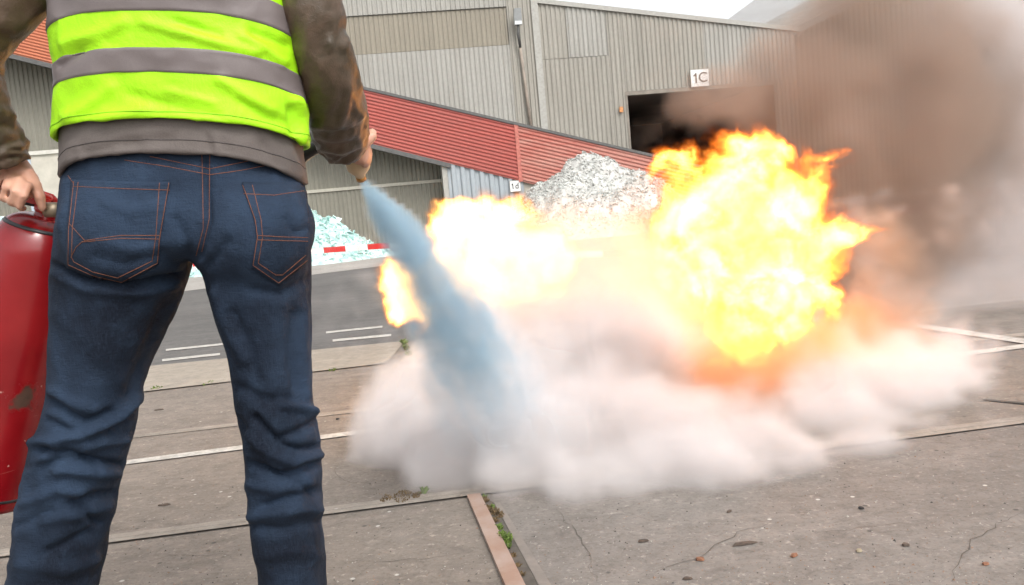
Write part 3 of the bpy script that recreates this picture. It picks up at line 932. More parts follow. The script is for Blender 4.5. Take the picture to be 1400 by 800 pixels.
def patch(poly, bvh, parent, name, mat, off=0.003, step=3.0):
    """A piece of cloth sewn on: the outline laid over the surface, standing off it by its own thickness."""
    cx_, cy_ = sum(a for a, b in poly) / len(poly), sum(b for a, b in poly) / len(poly)
    rim = dense(poly + [poly[0]], step)[:-1]
    rings_ = 14
    mb = MB()
    vs, ok = [], True
    top_c = onto(bvh, cx_, cy_, off)
    for j in range(rings_, 0, -1):
        f = j / rings_
        for x, y in rim:
            q = onto(bvh, cx_ + (x - cx_) * f, cy_ + (y - cy_) * f, off)
            vs.append(q if q is not None else (vs[-1] if vs else top_c))
    n = len(rim)
    fs = [(i * n + k, i * n + (k + 1) % n, (i + 1) * n + (k + 1) % n, (i + 1) * n + k) for i in range(rings_ - 1) for k in range(n)]
    vs.append(top_c)
    fs += [((rings_ - 1) * n + k, (rings_ - 1) * n + (k + 1) % n, len(vs) - 1) for k in range(n)]
    b0 = len(vs)
    for x, y in rim:
        q = onto(bvh, x, y, -0.002)
        vs.append(q if q is not None else vs[-1])
    fs += [(b0 + k, b0 + (k + 1) % n, (k + 1) % n, k) for k in range(n)]
    mb.add(vs, fs)
    return mb.build(name, mat, parent, True)

pk1 = [(99, 246), (140, 248), (190, 249), (233, 249), (219, 327), (216, 361), (168, 388), (127, 379), (92, 364), (93, 312)]
pk2 = [(331, 251), (370, 252), (408, 250), (417, 262), (421, 300), (422, 330), (419, 357), (381, 390), (344, 365), (351, 324), (348, 301)]
pocket1 = patch(pk1, jeans_bvh, jeans, 'pocket', M_denim)
pocket2 = patch(pk2, jeans_bvh, jeans, 'pocket', M_denim)
def bvh_of(*obs):
    b = bmesh.new()
    for o in obs:
        b.from_mesh(o.data)
    t = BVHTree.FromBMesh(b); b.free()
    return t
jp = bvh_of(jeans, pocket1, pocket2)
seam(jp, [[(101, 248), (94, 312), (93, 362), (127, 377), (166, 386), (215, 360), (218, 327), (231, 250)], [(107, 249), (99, 312), (98, 352), (101, 358), (127, 372), (161, 380), (208, 357), (213, 324), (218, 250)],
          [(101, 255), (165, 258), (232, 260)], [(116, 329), (165, 322), (218, 322)], [(112, 331), (165, 326), (218, 327)], [(94, 305), (116, 329)], [(97, 352), (104, 338), (113, 330)]], jeans, 'pocket_stitching', M_thread)
seam(jp, [[(332, 253), (349, 301), (352, 324), (346, 363), (381, 387), (420, 356)], [(345, 253), (357, 301), (359, 324), (353, 360), (377, 376), (386, 376), (418, 349)], [(333, 265), (375, 267), (415, 261)],
          [(352, 322), (385, 324), (421, 325)], [(352, 328), (385, 329), (421, 330)]], jeans, 'pocket_stitching', M_thread)
seam(jp, [[(276, 212), (278, 312), (268, 350)], [(287, 212), (286, 300), (276, 344)], [(170, 219), (230, 228), (287, 239), (330, 233), (365, 226)], [(205, 214), (287, 231), (345, 219)], [(100, 250), (93, 240)]], jeans, 'seam_stitching', M_thread)

# ---- torso: jacket, then the vest over it
tor = [(-235, 190, 290, 1.45, .07, .07), (-200, 130, 345, 1.45, .1, .09), (-160, 85, 390, 1.45, .12, .105), (-100, 74, 398, 1.45, .128, .11), (0, 72, 396, 1.45, .13, .115), (60, 76, 403, 1.45, .13, .115), (120, 81, 408, 1.452, .13, .115), (180, 82, 411, 1.455, .13, .115), (215, 81, 415, 1.456, .134, .118), (252, 80, 421, 1.458, .14, .122)]
def torso_rings(y0, y1, step, grow, lift, n=200, e=2.5):
    out, y = [], y0
    while y <= y1 + 1e-6:
        xl, xr, D, b, f = interp(tor, y)
        lf = lift(y) if callable(lift) else lift
        out.append(ring((xl + xr) / 2, y, xr - xl + 2 * grow * F_PX / D, D, b + grow, f + grow, n, e, lf))
        y += step
    return out
jl_ = lambda y: float(np.interp(y, [-200, 100, 200, 252], [0, .02, .027, .042]))
rj = torso_rings(-235, 250, 5, 0.0, jl_)
for k, (dy, gr) in enumerate(((251.5, -.004), (249, -.009), (235, -.012))):
    xl, xr, D, b, f = interp(tor, dy)
    rj.append(ring((xl + xr) / 2, dy, xr - xl + 2 * gr * F_PX / D, D, b + gr, f + gr, 200, 2.5, jl_(dy)))
mb = MB()
loft(mb, rj, cap=False)
mb.add(rj[0], [tuple(range(200))])
jk = mb.build('jacket', M_jacket, person, True)
jacket_folds = [([(120, 212), (170, 196), (230, 190)], 7, -.004), ([(100, 226), (140, 214)], 6, .004), ([(284, 186), (286, 212)], 4, -.004), ([(292, 186), (300, 214)], 5, .003), ([(88, 240), (96, 200)], 7, .004), ([(200, 190), (206, 210)], 5, .003),
                ([(360, 196), (380, 226)], 6, -.004), ([(395, 206), (412, 240)], 6, .004), ([(130, 230), (160, 210)], 5, .003)]
fold_mesh(jk.data, jacket_folds, noise_amp=0.0022, noise_scale=(10, 10, 13), seed=3.0)
jk_bvh = bvh_of(jk)
def ring_seam(o, r, n, name, mat, rad, out=0.0):
    vs = o.data.vertices
    pts = [vs[r * n + k % n].co + vs[r * n + k % n].normal * out for k in range(n + 1)]
    return MB().tube(pts, rad, 5, cap=False).build(name, mat, o, True)
ring_seam(jk, 93, 200, 'hem_stitching', M_dthread, 0.0008)

vl = lambda y: float(np.interp(y, [-200, 0, 100, 200], [0.0, .02, .023, .029]))
VG = 0.011
VN = 240
def vest_ring(y, grow, n=VN):
    xl, xr, D, b, f = interp(tor, y)
    tail = max(0.0, (y - 110) / 90.0)
    return ring((xl + xr) / 2, y, xr - xl + 2 * (grow + 0.002 * tail) * F_PX / D, D, b + grow + .003 * tail, f + grow, n, 2.5, vl(y))
vy = [-190 + 4 * i for i in range(98)]              # -190 .. 198
rv = [vest_ring(y, VG) for y in vy] + [vest_ring(199, VG - .002), vest_ring(198, VG - .005), vest_ring(180, VG - .006)]
mb = MB()
loft(mb, rv, cap=False)
vest = mb.build('hi_vis_vest', M_vest, person, True)
VF = [([(300, 110), (340, 134), (372, 150)], 9, .004), ([(200, 32), (260, 48), (310, 62), (350, 72)], 9, .005), ([(240, 30), (300, 48)], 6, -.004), ([(330, 50), (360, 66), (386, 86)], 8, .005), ([(90, 60), (140, 44), (170, 30)], 10, .004),
      ([(85, 90), (110, 72)], 8, -.004), ([(90, 160), (130, 138), (150, 120)], 10, .004), ([(180, 130), (240, 146), (300, 160)], 8, -.003), ([(230, 124), (290, 140)], 6, .003), ([(330, 140), (360, 160), (390, 168)], 8, -.004),
      ([(404, 138), (414, 158), (412, 190)], 9, .009), ([(396, 150), (403, 190)], 7, -.006), ([(110, 180), (150, 160), (200, 150)], 8, .003), ([(345, 45), (392, 62)], 6, -.004), ([(395, 10), (404, 60)], 7, .004)]
bz = VF
VF = [(p_, w_ * .8, a_ * 1.3) for p_, w_, a_ in VF]
def vest_deform(o, amp=0.0028):
    fold_mesh(o.data, VF, noise_amp=amp, noise_scale=(8, 8, 11), seed=11.0)
vest_deform(vest)
def vband(y0, y1, name, t=0.0022, k0=0, k1=VN, mat=None):
    ys = [y0 + (y1 - y0) * i / 10 for i in range(11)]
    rr = [vest_ring(y, VG) for y in ys]
    return rr
def band(y0, y1):
    """A reflective band: laid on the creased vest all round, standing a little proud of it."""
    ys = [y0, y0 + .5] + [y0 + (y1 - y0) * i / 10 for i in range(1, 10)] + [y1 - .5, y1]
    mb = MB()
    inner = vest_ring(y0, VG - .003), vest_ring(y1, VG - .003)
    loft(mb, [inner[0]] + [vest_ring(y, VG) for y in ys] + [inner[1]], cap=False)
    o = mb.build('reflective_band', M_band, vest, True)
    fold_mesh(o.data, VF, noise_amp=0.0028, noise_scale=(8, 8, 11), seed=11.0)
    me = o.data
    n = len(me.vertices)
    nr = VN
    no = [v.normal.copy() for v in me.vertices]
    for i, v in enumerate(me.vertices):
        r = i // nr
        if 1 < r < len(ys):
            v.co += no[i] * 0.0016
    me.update()
    return o
band(108, 139)
band(24, 60)
band(-80, -46)
ring_seam(vest, 95, VN, 'hem_seam', plain('vest_piping', (0.25, 0.6, 0.002), 0.7, var=0.05), 0.0011)

# ---- sleeves
def sleeve(path, name, folds, seed, n=64):
    """path: (px, py, depth, radius in pixels); rings stand square to the arm."""
    pts = [P(a, b, c_) for a, b, c_, r in path]
    rad = [r * c_ / F_PX for a, b, c_, r in path]
    # smooth the path
    N = 70
    tt = np.linspace(0, len(pts) - 1, N)
    idx = np.arange(len(pts))
    def cat(vals, t):
        i = int(min(max(math.floor(t), 0), len(vals) - 2)); f = t - i
        p0, p1, p2, p3 = vals[max(i - 1, 0)], vals[i], vals[i + 1], vals[min(i + 2, len(vals) - 1)]
        return 0.5 * ((2 * p1) + (p2 - p0) * f + (2 * p0 - 5 * p1 + 4 * p2 - p3) * f * f + (3 * p1 - p0 - 3 * p2 + p3) * f ** 3)
    cs = [cat(pts, t) for t in tt]
    rs = [float(np.interp(t, idx, rad)) for t in tt]
    rings_ = []
    for i, c_ in enumerate(cs):
        t = (cs[min(i + 1, N - 1)] - cs[max(i - 1, 0)]).normalized()
        a = (RT - t * RT.dot(t)).normalized()
        b = t.cross(a).normalized()
        rings_.append([c_ + (a * math.cos(2 * math.pi * k / n) + b * math.sin(2 * math.pi * k / n)) * rs[i] for k in range(n)])
    t = (cs[-1] - cs[-2]).normalized()
    for sc_, back in ((0.94, .0005), (0.9, -.001), (0.86, -.02)):
        rings_.append([cs[-1] + (p - cs[-1]) * sc_ + t * back for p in rings_[N - 1]])
    mb = MB()
    loft(mb, rings_, cap=False)
    mb.add(rings_[0], [tuple(range(n))])
    o = mb.build(name, M_sleeve, jk, True)
    me = o.data
    # rumpling in bands round the arm
    nos = [v.normal.copy() for v in me.vertices]
    for i, v in enumerate(me.vertices):
        r = i // n
        if r >= N:
            continue
        k = i % n
        u = r / N
        q = Vector((math.cos(2 * math.pi * k / n) * 0.9 + seed, math.sin(2 * math.pi * k / n) * 0.9, u * 9 + 0.8 * math.sin(2 * math.pi * k / n + seed)))
        a = mnoise.fractal(q, 0.9, 2.0, 3)
        v.co += nos[i] * (0.0075 * (0.35 - abs(a)) * (0.5 + u))
    me.update()
    fold_mesh(me, folds, noise_amp=0.001, noise_scale=(22, 22, 22), seed=seed)
    return o
SF = [([(424, 184), (450, 186), (488, 178)], 5, -.006), ([(430, 196), (456, 202), (486, 196)], 5, -.006), ([(445, 212), (470, 216), (490, 206)], 4, -.004), ([(466, 160), (482, 140), (478, 122)], 6, .005), ([(480, 150), (488, 166), (496, 180)], 5, -.005),
      ([(450, 60), (470, 66), (474, 54)], 5, .005), ([(452, 40), (464, 70)], 5, -.005), ([(430, 172), (470, 172), (494, 158)], 5, .005), ([(440, 204), (468, 209), (492, 198)], 4, .004), ([(462, 20), (452, 60)], 5, .004)]
sl_r = sleeve([(400, -175, 1.45, 44), (412, -100, 1.43, 42), (424, -20, 1.42, 40), (433, 40, 1.43, 39), (447, 100, 1.47, 40), (457, 146, 1.55, 42), (463, 174, 1.62, 39), (466, 195, 1.67, 33)], 'sleeve', SF, 1.3)
SL2 = [([(0, 30), (24, 40), (40, 20)], 7, .006), ([(0, 48), (20, 56)], 6, -.006), ([(0, 100), (12, 108)], 5, -.005), ([(0, 150), (20, 160)], 5, .005), ([(0, 200), (30, 190), (40, 200)], 5, -.005), ([(0, 170), (26, 176)], 5, -.005)]
sl_l = sleeve([(86, -175, 1.45, 46), (62, -100, 1.43, 48), (24, -20, 1.42, 46), (-24, 40, 1.42, 42), (-42, 85, 1.42, 40), (-34, 125, 1.43, 37), (-18, 170, 1.45, 36), (-2, 203, 1.47, 37), (9, 224, 1.48, 31)], 'sleeve', SL2, 5.1)

# ---- the body itself, one skin, seen at the two hands
def cap(mb, pts, rad, n=12):
    """A limb with rounded ends; pts are (px, py, depth), rad in metres."""
    p = [P(*q) if not isinstance(q, Vector) else q for q in pts]
    rad = list(rad)
    d0, d1 = (p[0] - p[1]).normalized(), (p[-1] - p[-2]).normalized()
    q = [p[0] + d0 * rad[0] * 0.85, p[0] + d0 * rad[0] * 0.5] + p + [p[-1] + d1 * rad[-1] * 0.5, p[-1] + d1 * rad[-1] * 0.85]
    mb.tube(q, [rad[0] * 0.45, rad[0] * 0.85] + rad + [rad[-1] * 0.85, rad[-1] * 0.45], n)
mb = MB()
cap(mb, [(250, 270, 1.46), (246, 200, 1.46), (243, 60, 1.46), (238, -80, 1.46), (236, -150, 1.46)], [.1, .095, .1, .105, .08])
cap(mb, [(236, -160, 1.46), (233, -240, 1.47)], [.06, .056])
ell(mb, P(230, -335, 1.48), (.076, .095, .115))
ell(mb, P(230, -318, 1.555), (.011, .018, .016))                 # nose
for sx in (-64, 64):
    ell(mb, P(230 + sx, -325, 1.47), (.009, .018, .03))           # ears
cap(mb, [(178, 330, 1.46), (146, 470, 1.46), (108, 600, 1.46), (85, 750, 1.48), (50, 960, 1.49)], [.06, .06, .05, .05, .042])
cap(mb, [(345, 330, 1.46), (362, 470, 1.46), (384, 600, 1.46), (392, 750, 1.48), (405, 960, 1.49)], [.06, .055, .048, .044, .038])
cap(mb, [(170, -140, 1.46), (95, -130, 1.46), (22, -20, 1.44), (-40, 80, 1.44)], [.06, .055, .04, .034])
cap(mb, [(-40, 80, 1.44), (-20, 165, 1.46), (10, 220, 1.485), (28, 240, 1.5)], [.034, .03, .027, .024])
cap(mb, [(300, -140, 1.46), (385, -130, 1.46), (424, -20, 1.44), (442, 90, 1.47)], [.06, .058, .046, .042])
cap(mb, [(442, 90, 1.47), (462, 160, 1.58), (478, 196, 1.70)], [.042, .036, .027])
# left hand on the carrying handle: palm, four curled fingers, thumb down the lever
cap(mb, [(26, 238, 1.505), (40, 250, 1.51), (44, 262, 1.51)], [.022, .019, .013])
cap(mb, [(10, 240, 1.505), (24, 252, 1.515), (34, 262, 1.52)], [.016, .016, .013])
cap(mb, [(4, 250, 1.492), (18, 258, 1.49), (30, 266, 1.49)], [.016, .017, .014])
for (a, b_, c_) in (((13, 241, 1.468), (8, 256, 1.452), (3, 271, 1.458)), ((26, 246, 1.462), (20.5, 262, 1.446), (14, 277, 1.454)), ((38, 254, 1.46), (33, 269, 1.446), (27, 283, 1.454)), ((0, 239, 1.474), (-5, 252, 1.46), (-9, 266, 1.466))):
    cap(mb, [(a[0] + 7, a[1] + 4, a[2] + .035), a, b_, c_, (c_[0] + 5, c_[1] + 2, c_[2] + .022)], [.0076, .0076, .0074, .0068, .006], 10)
cap(mb, [(38, 240, 1.49), (49, 256, 1.482), (55, 271, 1.478), (58, 284, 1.482)], [.014, .011, .0098, .0082], 10)
# right hand closed on the nozzle
cap(mb, [(480, 198, 1.70), (488, 206, 1.73), (493, 214, 1.75)], [.025, .025, .02])
cap(mb, [(488, 200, 1.71), (500, 195, 1.71), (508, 187, 1.715), (509, 181, 1.735)], [.014, .0115, .011, .009], 10)
for k, (x, y) in enumerate(((498, 202), (499, 208.5), (498.5, 215), (496.5, 221))):
    cap(mb, [(x - 8, y - 4, 1.72), (x + 1, y - 1, 1.715), (x + 4.5, y + 2, 1.735), (x + 2, y + 4, 1.765), (x - 6, y + 4, 1.77)], [.0095, .0095, .009, .0085, .008], 10)
body_me = remesh(mb, 0.0042, 3, 'body')
body_me.materials.append(M_skin)
body = put(bpy.data.objects.new('body', body_me), person)
# hair and shoes lie outside the picture but belong to him
mb = MB()
ell(mb, P(230, -345, 1.465), (.083, .098, .112))
hair_me = remesh(mb, 0.006, 1, 'hair')
hn = [v.normal.copy() for v in hair_me.vertices]
for v, nv in zip(hair_me.vertices, hn):
    v.co += nv * 0.006 * mnoise.fractal(v.co * 40, 1.0, 2.0, 3)
hair_me.materials.append(M_hair)
put(bpy.data.objects.new('hair', hair_me), person)
for cx_ in (47, 406):
    c_ = P(cx_, 1000, 1.5)
    mb = MB()
    rr = []
    for k, (yy, hw, hh) in enumerate(((-.09, .02, .05), (-.085, .036, .09), (-.05, .041, .12), (0, .044, .11), (.07, .046, .075), (.13, .048, .055), (.17, .036, .04), (.185, .015, .025))):
        rr.append([Vector((c_.x + math.cos(2 * math.pi * q / 20) * hw, c_.y + yy, max(.008, hh / 2 + math.sin(2 * math.pi * q / 20) * hh / 2))) for q in range(20)])
    loft(mb, rr)
    mb.build('shoe', M_leather, person, True)
# ================================================================== THE EXTINGUISHER
t = NT('chipped_red_paint')
v = t.coord()
n1, n2, n3 = t.noise(v, 30, 6, 0.7), t.noise(v, 6, 4), t.noise(v, 120, 3)
c = t.mix(t.ramp(n2, [(0.35, 0.0), (0.65, 1.0)]), (0.19, 0.003, 0.006), (0.26, 0.01, 0.012))
chips = t.ramp(t.noise(v, 62, 3, 0.5), [(0.715, 0.0), (0.735, 1.0)])
c = t.mix(t.math('MULTIPLY', chips, 0.8), c, (0.55, 0.36, 0.31))
scr = t.ramp(t.noise(t.coord(scale=(10, 10, 160)), 1.0, 4, 0.6), [(0.68, 0.0), (0.72, 1.0)])
c = t.mix(t.math('MULTIPLY', scr, 0.35), c, (0.5, 0.2, 0.16))
wc = P(40, 552, 1.5)
vd = t.n('ShaderNodeVectorMath', operation='DISTANCE')
tc = t.n('ShaderNodeTexCoord')
t.l(tc.outputs['Object'], vd.inputs[0]); vd.inputs[1].default_value = wc
rust = t.ramp(t.math('ADD', vd.outputs['Value'], t.math('MULTIPLY', n1, 0.06)), [(0.062, 1.0), (0.067, 0.0)])
c = t.mix(rust, c, t.mix(n3, (0.025, 0.014, 0.009), (0.11, 0.05, 0.03)))
M_exred = t.pbr(c, t.math('ADD', 0.26, t.math('MULTIPLY', rust, 0.5)), t.bump(t.math('ADD', t.math('MULTIPLY', n1, 0.3), t.math('MULTIPLY', rust, -1.0)), 0.15, 0.002), **{'Coat Weight': 0.3, 'Coat Roughness': 0.15})
M_blackp = plain('black_plastic', (0.025, 0.025, 0.027), 0.45, var=0.2, scale=30)
M_redp = plain('red_plastic', (0.4, 0.02, 0.015), 0.4, var=0.15, scale=30)
M_brass = plain('dull_brass', (0.25, 0.2, 0.14), 0.45, metal=0.6, scale=30)
E1, E0 = P(66, 289, 1.56), P(-24, 680, 1.58)
ax = (E1 - E0).normalized()
EL = (E1 - E0).length
ea = (RT - ax * RT.dot(ax)).normalized()
eb = ax.cross(ea).normalized()
ext = thing('fire_extinguisher', 'scuffed red fire extinguisher carried in the left hand', 'fire extinguisher', E0)
def lathe(prof, n=48, mb=None):
    mb = mb or MB()
    rings_ = [[E0 + ax * h + (ea * math.cos(2 * math.pi * k / n) + eb * math.sin(2 * math.pi * k / n)) * r for k in range(n)] for r, h in prof]
    loft(mb, rings_)
    return mb
RE = 0.079
prof = [(RE * .9, 0.0), (RE * .98, .004), (RE, .012), (RE, .03)]
prof += [(RE, .03 + (EL - .105) * i / 6) for i in range(1, 7)]
for a in range(1, 10):
    q = a / 9 * math.pi / 2
    prof.append((0.022 + (RE - .022) * math.cos(q) ** 0.85, EL - .075 + .066 * math.sin(q)))
prof.append((.02, EL + .0))
smooth_by_angle(lathe(prof).build('cylinder', M_exred, ext, True), 50)
hb = EL - .05
def dome(h):
    q = math.asin(max(0.0, min(1.0, (h - EL + .075) / .066)))
    return 0.022 + (RE - .022) * math.cos(q) ** 0.85
hb = EL - .027
lathe([(dome(hb - .003) - .002, hb - .003), (dome(hb - .0025) + .0012, hb - .0025), (dome(hb + .0025) + .0012, hb + .0025), (dome(hb + .003) - .002, hb + .003)], 48).build('black_stripe', M_blackp, ext, True)
lathe([(RE - .001, .024), (RE + .0009, .0245), (RE + .0009, .029), (RE - .001, .0295)], 48).build('black_stripe', M_blackp, ext, True)
lathe([(.021, EL - .003), (.023, EL), (.023, EL + .006), (.017, EL + .008), (.016, EL + .014)], 24).build('valve_neck', M_redp, ext, True)
def obox(mb, c_, hx, hy, hz):
    vs = []
    for z in (-hz, hz):
        for x, y in ((-hx, -hy), (hx, -hy), (hx, hy), (-hx, hy)):
            vs.append(c_ + ea * x + eb * y + ax * z)
    mb.box8(vs)
    return mb
top_ = E0 + ax * (EL + .015)
hd = obox(MB(), top_ + ea * -.014, .022, .013, .008).build('valve_body', M_redp, ext)
mb = MB()
mb.tube([top_ + ea * .02 - ax * .004, top_ + ea * .0 - ax * .002, top_ + ea * -.05 - ax * .008, top_ + ea * -.105 - ax * .016], [.009, .0095, .009, .008], 10)
mb.build('carrying_handle', M_blackp, ext, True)
mb = MB()
mb.tube([top_ + ea * .012 + ax * .002, top_ + ea * .0 + ax * .01, top_ + ea * -.05 + ax * .012, top_ + ea * -.1 + ax * .006], [.007, .007, .0065, .006], 10)
mb.build('squeeze_lever', M_redp, ext, True)
gz = P(74, 287, 1.5)
mb = MB(); mb.tube([gz - RT * .014, gz + RT * .012], [.013, .013], 14)
mb.build('pressure_gauge', M_brass, ext, True)
hose_pts = [top_ + ea * .02 + eb * .01, P(112, 296, 1.62), P(170, 330, 1.74), P(260, 335, 1.78), P(350, 280, 1.77), P(405, 222, 1.74), P(428, 204, 1.73), P(455, 193, 1.73), P(476, 196, 1.735), P(486, 206, 1.74)]
fine_p = []
for i in range(len(hose_pts) - 1):
    p0, p1, p2, p3 = hose_pts[max(i - 1, 0)], hose_pts[i], hose_pts[i + 1], hose_pts[min(i + 2, len(hose_pts) - 1)]
    for k in range(8):
        f = k / 8
        fine_p.append(0.5 * ((2 * p1) + (p2 - p0) * f + (2 * p0 - 5 * p1 + 4 * p2 - p3) * f * f + (3 * p1 - p0 - 3 * p2 + p3) * f ** 3))
fine_p.append(hose_pts[-1])
mb = MB(); mb.tube(fine_p, .0125, 16)
hose = mb.build('hose', plain('black_rubber', (0.022, 0.021, 0.021), 0.4, var=0.2, scale=40), ext, True)
# nozzle in the right hand
n0, n1_ = P(485, 205, 1.745), P(494, 246, 1.80)
nd = (n1_ - n0)
mb = MB()
mb.tube([n0, n0 + nd * .25, n0 + nd * .55, n0 + nd * .72, n0 + nd * .8, n0 + nd * .98, n0 + nd * .97], [.023, .0255, .0235, .0155, .0105, .009, .005], 20)
nz_ = mb.build('nozzle', plain('tan_plastic', (0.58, 0.43, 0.27), 0.5, var=0.12, scale=20), ext, True)
mb = MB(); mb.tube([n0 + nd * .86, n0 + nd * .98], [.0105, .0102], 20)
mb.build('nozzle_tip', plain('orange_brass', (0.4, 0.2, 0.06), 0.4, metal=0.5, scale=30), nz_, True)

# ================================================================== BARRIER TAPE, HEAPS, LITTER
# red and white tape from the yard's left to a post on a block at the right
post_b = G(1366, 350)
tp = thing('barrier_post', 'red barrier post on a pale concrete block at the far side of the yard', 'post', post_b)
mb = MB(); c_ = post_b
mb.box(c_.x - .19, c_.x + .19, c_.y - .16, c_.y + .16, 0.004, .07)
mb.box(c_.x - .16, c_.x + .16, c_.y - .13, c_.y + .13, .07, .1)
mb.build('block', M_apron, tp)
MB().tube([(c_.x, c_.y, .1), (c_.x, c_.y, P(1366, 258, c_.y).z)], [.022, .022], 12).build('pole', plain('red_paint', (0.42, 0.05, 0.035), 0.5), tp, True)
ya = post_b.y
tl = P(-60, 391, 11.4)
k0, k1 = P(425, 345, 11.2), P(530, 335, 11.1)
tape_pts = [(tl.x, tl.y, tl.z), tuple(k0), tuple(k1), (post_b.x, post_b.y, P(1366, 262, post_b.y).z)]
tape = thing('barrier_tape', 'red and white striped barrier tape strung across the road', 'tape', tape_pts[0])
M_tr, M_tw = plain('tape_red', (0.62, 0.035, 0.03), 0.45, var=0.08), plain('tape_white', (0.78, 0.77, 0.75), 0.45, var=0.05)
def tape_at(s):
    xs = [p[0] for p in tape_pts]
    x = xs[0] + (xs[-1] - xs[0]) * s
    return Vector((x, float(np.interp(x, xs, [p[1] for p in tape_pts])), float(np.interp(x, xs, [p[2] for p in tape_pts])) + 0.012 * math.sin(x * 1.7) - (0.34 * math.sin(math.pi * (x - xs[2]) / (xs[3] - xs[2])) if x > xs[2] else 0.0)))
nseg = 42
for k in range(nseg):
    mb = MB()
    vs = []
    for i in range(5):
        p = tape_at((k + i / 4 * 0.985) / nseg)
        tw = 0.12 * math.sin(p.x * 0.9)
        for q in (-1, 1):
            o_ = Vector((0, math.sin(tw), math.cos(tw))) * (0.036 * q)
            vs += [p + o_ + Vector((0, -.0008, 0)), p + o_ + Vector((0, .0008, 0))]
    fs = []
    for i in range(4):
        a, b = 4 * i, 4 * i + 4
        fs += [(a, b, b + 2, a + 2), (b + 1, a + 1, a + 3, b + 3), (a + 1, b + 1, b, a), (a + 2, b + 2, b + 3, a + 3)]
    fs += [(0, 2, 3, 1), (16, 17, 19, 18)]
    mb.add(vs, fs).build('red_stripe' if k % 2 else 'white_stripe', M_tr if k % 2 else M_tw, tape)
tpl = thing('barrier_post', 'barrier post holding the far end of the striped tape beyond the picture', 'post', (tl.x, tl.y, 0))
MB().tube([(tl.x, tl.y, .0), (tl.x, tl.y, 1.0)], [.022, .022], 12).build('pole', plain('red_paint', (0.42, 0.05, 0.035), 0.5), tpl, True)
MB().box(tl.x - .19, tl.x + .19, tl.y - .16, tl.y + .16, 0.008, .1).build('block', M_apron, tpl)

def glass_mat(name, a, b, c2, vs=2.2):
    t = NT(name)
    v = t.coord()
    cells = t.n('ShaderNodeTexVoronoi')
    t.l(v, cells.inputs['Vector']); cells.inputs['Scale'].default_value = vs * 4
    sc = t.n('ShaderNodeSeparateColor'); t.l(cells.outputs['Color'], sc.inputs[0])
    n1 = t.noise(v, 1.3, 5, 0.65)
    col = t.mix(t.ramp(sc.outputs[0], [(0.15, 0.0), (0.85, 1.0)]), a, b)
    col = t.mix(t.math('MULTIPLY', t.ramp(n1, [(0.42, 0.0), (0.66, 1.0)]), 0.6), col, c2)
    return t.pbr(col, 0.25, t.bump(t.math('ADD', sc.outputs[1], n1), 0.6, 0.05), **{'IOR': 1.5})
def heap(name, label, cx_, cyb, D, hw, hd_, H, mats, nshard, seed, sharp=1.2, grid=70, shard=0.16):
    base = P(cx_, cyb, D)
    t = thing(name, label, 'heap', (base.x, base.y, 0))
    r_ = np.random.default_rng(seed)
    def hh(x, y):
        u, w = x / hw, y / hd_
        r = math.sqrt(u * u + w * w) + 0.1 * mnoise.fractal(Vector((x * .7 + seed, y * .7, 0)), 1.0, 2.0, 3)
        z = H * (max(0.0, 1 - r) ** sharp)
        return z + (0.09 * H * mnoise.fractal(Vector((x * 1.5, y * 1.5, seed)), 0.8, 2.0, 4) + .05 * mnoise.noise(Vector((x * 6, y * 6, seed)))) * min(1, max(0, (1 - r) * 4)) - (0.06 if r > 1 else 0)
    mb = MB()
    vs = []
    for j in range(grid + 1):
        for i in range(grid + 1):
            x, y = (i / grid * 2 - 1) * hw * 1.1, (j / grid * 2 - 1) * hd_ * 1.1
            vs.append((base.x + x, base.y + y, hh(x, y)))
    fs = [(j * (grid + 1) + i, j * (grid + 1) + i + 1, (j + 1) * (grid + 1) + i + 1, (j + 1) * (grid + 1) + i) for j in range(grid) for i in range(grid)]
    mb.add(vs, fs).build('heap_body', mats[0], t)
    mb = MB()
    for k in range(nshard):
        a, rr = r_.uniform(0, 2 * math.pi), math.sqrt(r_.uniform(0, 1)) * 0.97
        x, y = math.cos(a) * rr * hw, math.sin(a) * rr * hd_
        c_ = Vector((base.x + x, base.y + y, hh(x, y) + 0.01))
        s_ = shard * r_.uniform(.35, 1.2)
        u = Vector(r_.normal(size=3)).normalized(); w = u.cross(Vector(r_.normal(size=3))).normalized(); n_ = u.cross(w) * 0.014
        q = [c_ + u * s_ * r_.uniform(.5, 1), c_ + w * s_ * r_.uniform(.4, 1), c_ - u * s_ * r_.uniform(.4, 1), c_ - w * s_ * r_.uniform(.3, .9)]
        mb.add(q + [p + n_ for p in q], [(0, 1, 2, 3), (7, 6, 5, 4), (0, 4, 5, 1), (1, 5, 6, 2), (2, 6, 7, 3), (3, 7, 4, 0)], k % 3)
    mb.build('glass_shards', mats, t, kind='stuff')
    return t
teal = [glass_mat('teal_cullet', (0.3, 0.47, 0.44), (0.56, 0.7, 0.67), (0.42, 0.6, 0.565)), plain('teal_shard', (0.34, 0.54, 0.5), 0.2, var=0.2), plain('pale_teal_shard', (0.6, 0.72, 0.69), 0.2, var=0.1)]
grey = [glass_mat('grey_cullet', (0.36, 0.36, 0.335), (0.52, 0.525, 0.495), (0.46, 0.435, 0.405)), plain('grey_shard', (0.4, 0.4, 0.375), 0.5, var=0.2), plain('pale_grey_shard', (0.49, 0.5, 0.475), 0.5, var=0.15)]
heap('glass_heap', 'heap of pale teal broken glass behind the barrier tape', 345, 350, 23, 3.8, 3.0, 2.2, teal, 3500, 3, 1.05, shard=.1)
heap('glass_heap', 'heap of teal broken glass beyond the red extinguisher', -70, 352, 22.5, 3.1, 2.6, 3.1, teal, 2000, 8, 1.05, shard=.1)
heap('glass_heap', 'tall grey heap of broken glass between the two flames', 812, 318, 25, 3.7, 3.0, 2.3, grey, 9000, 5, 0.9, shard=0.06)

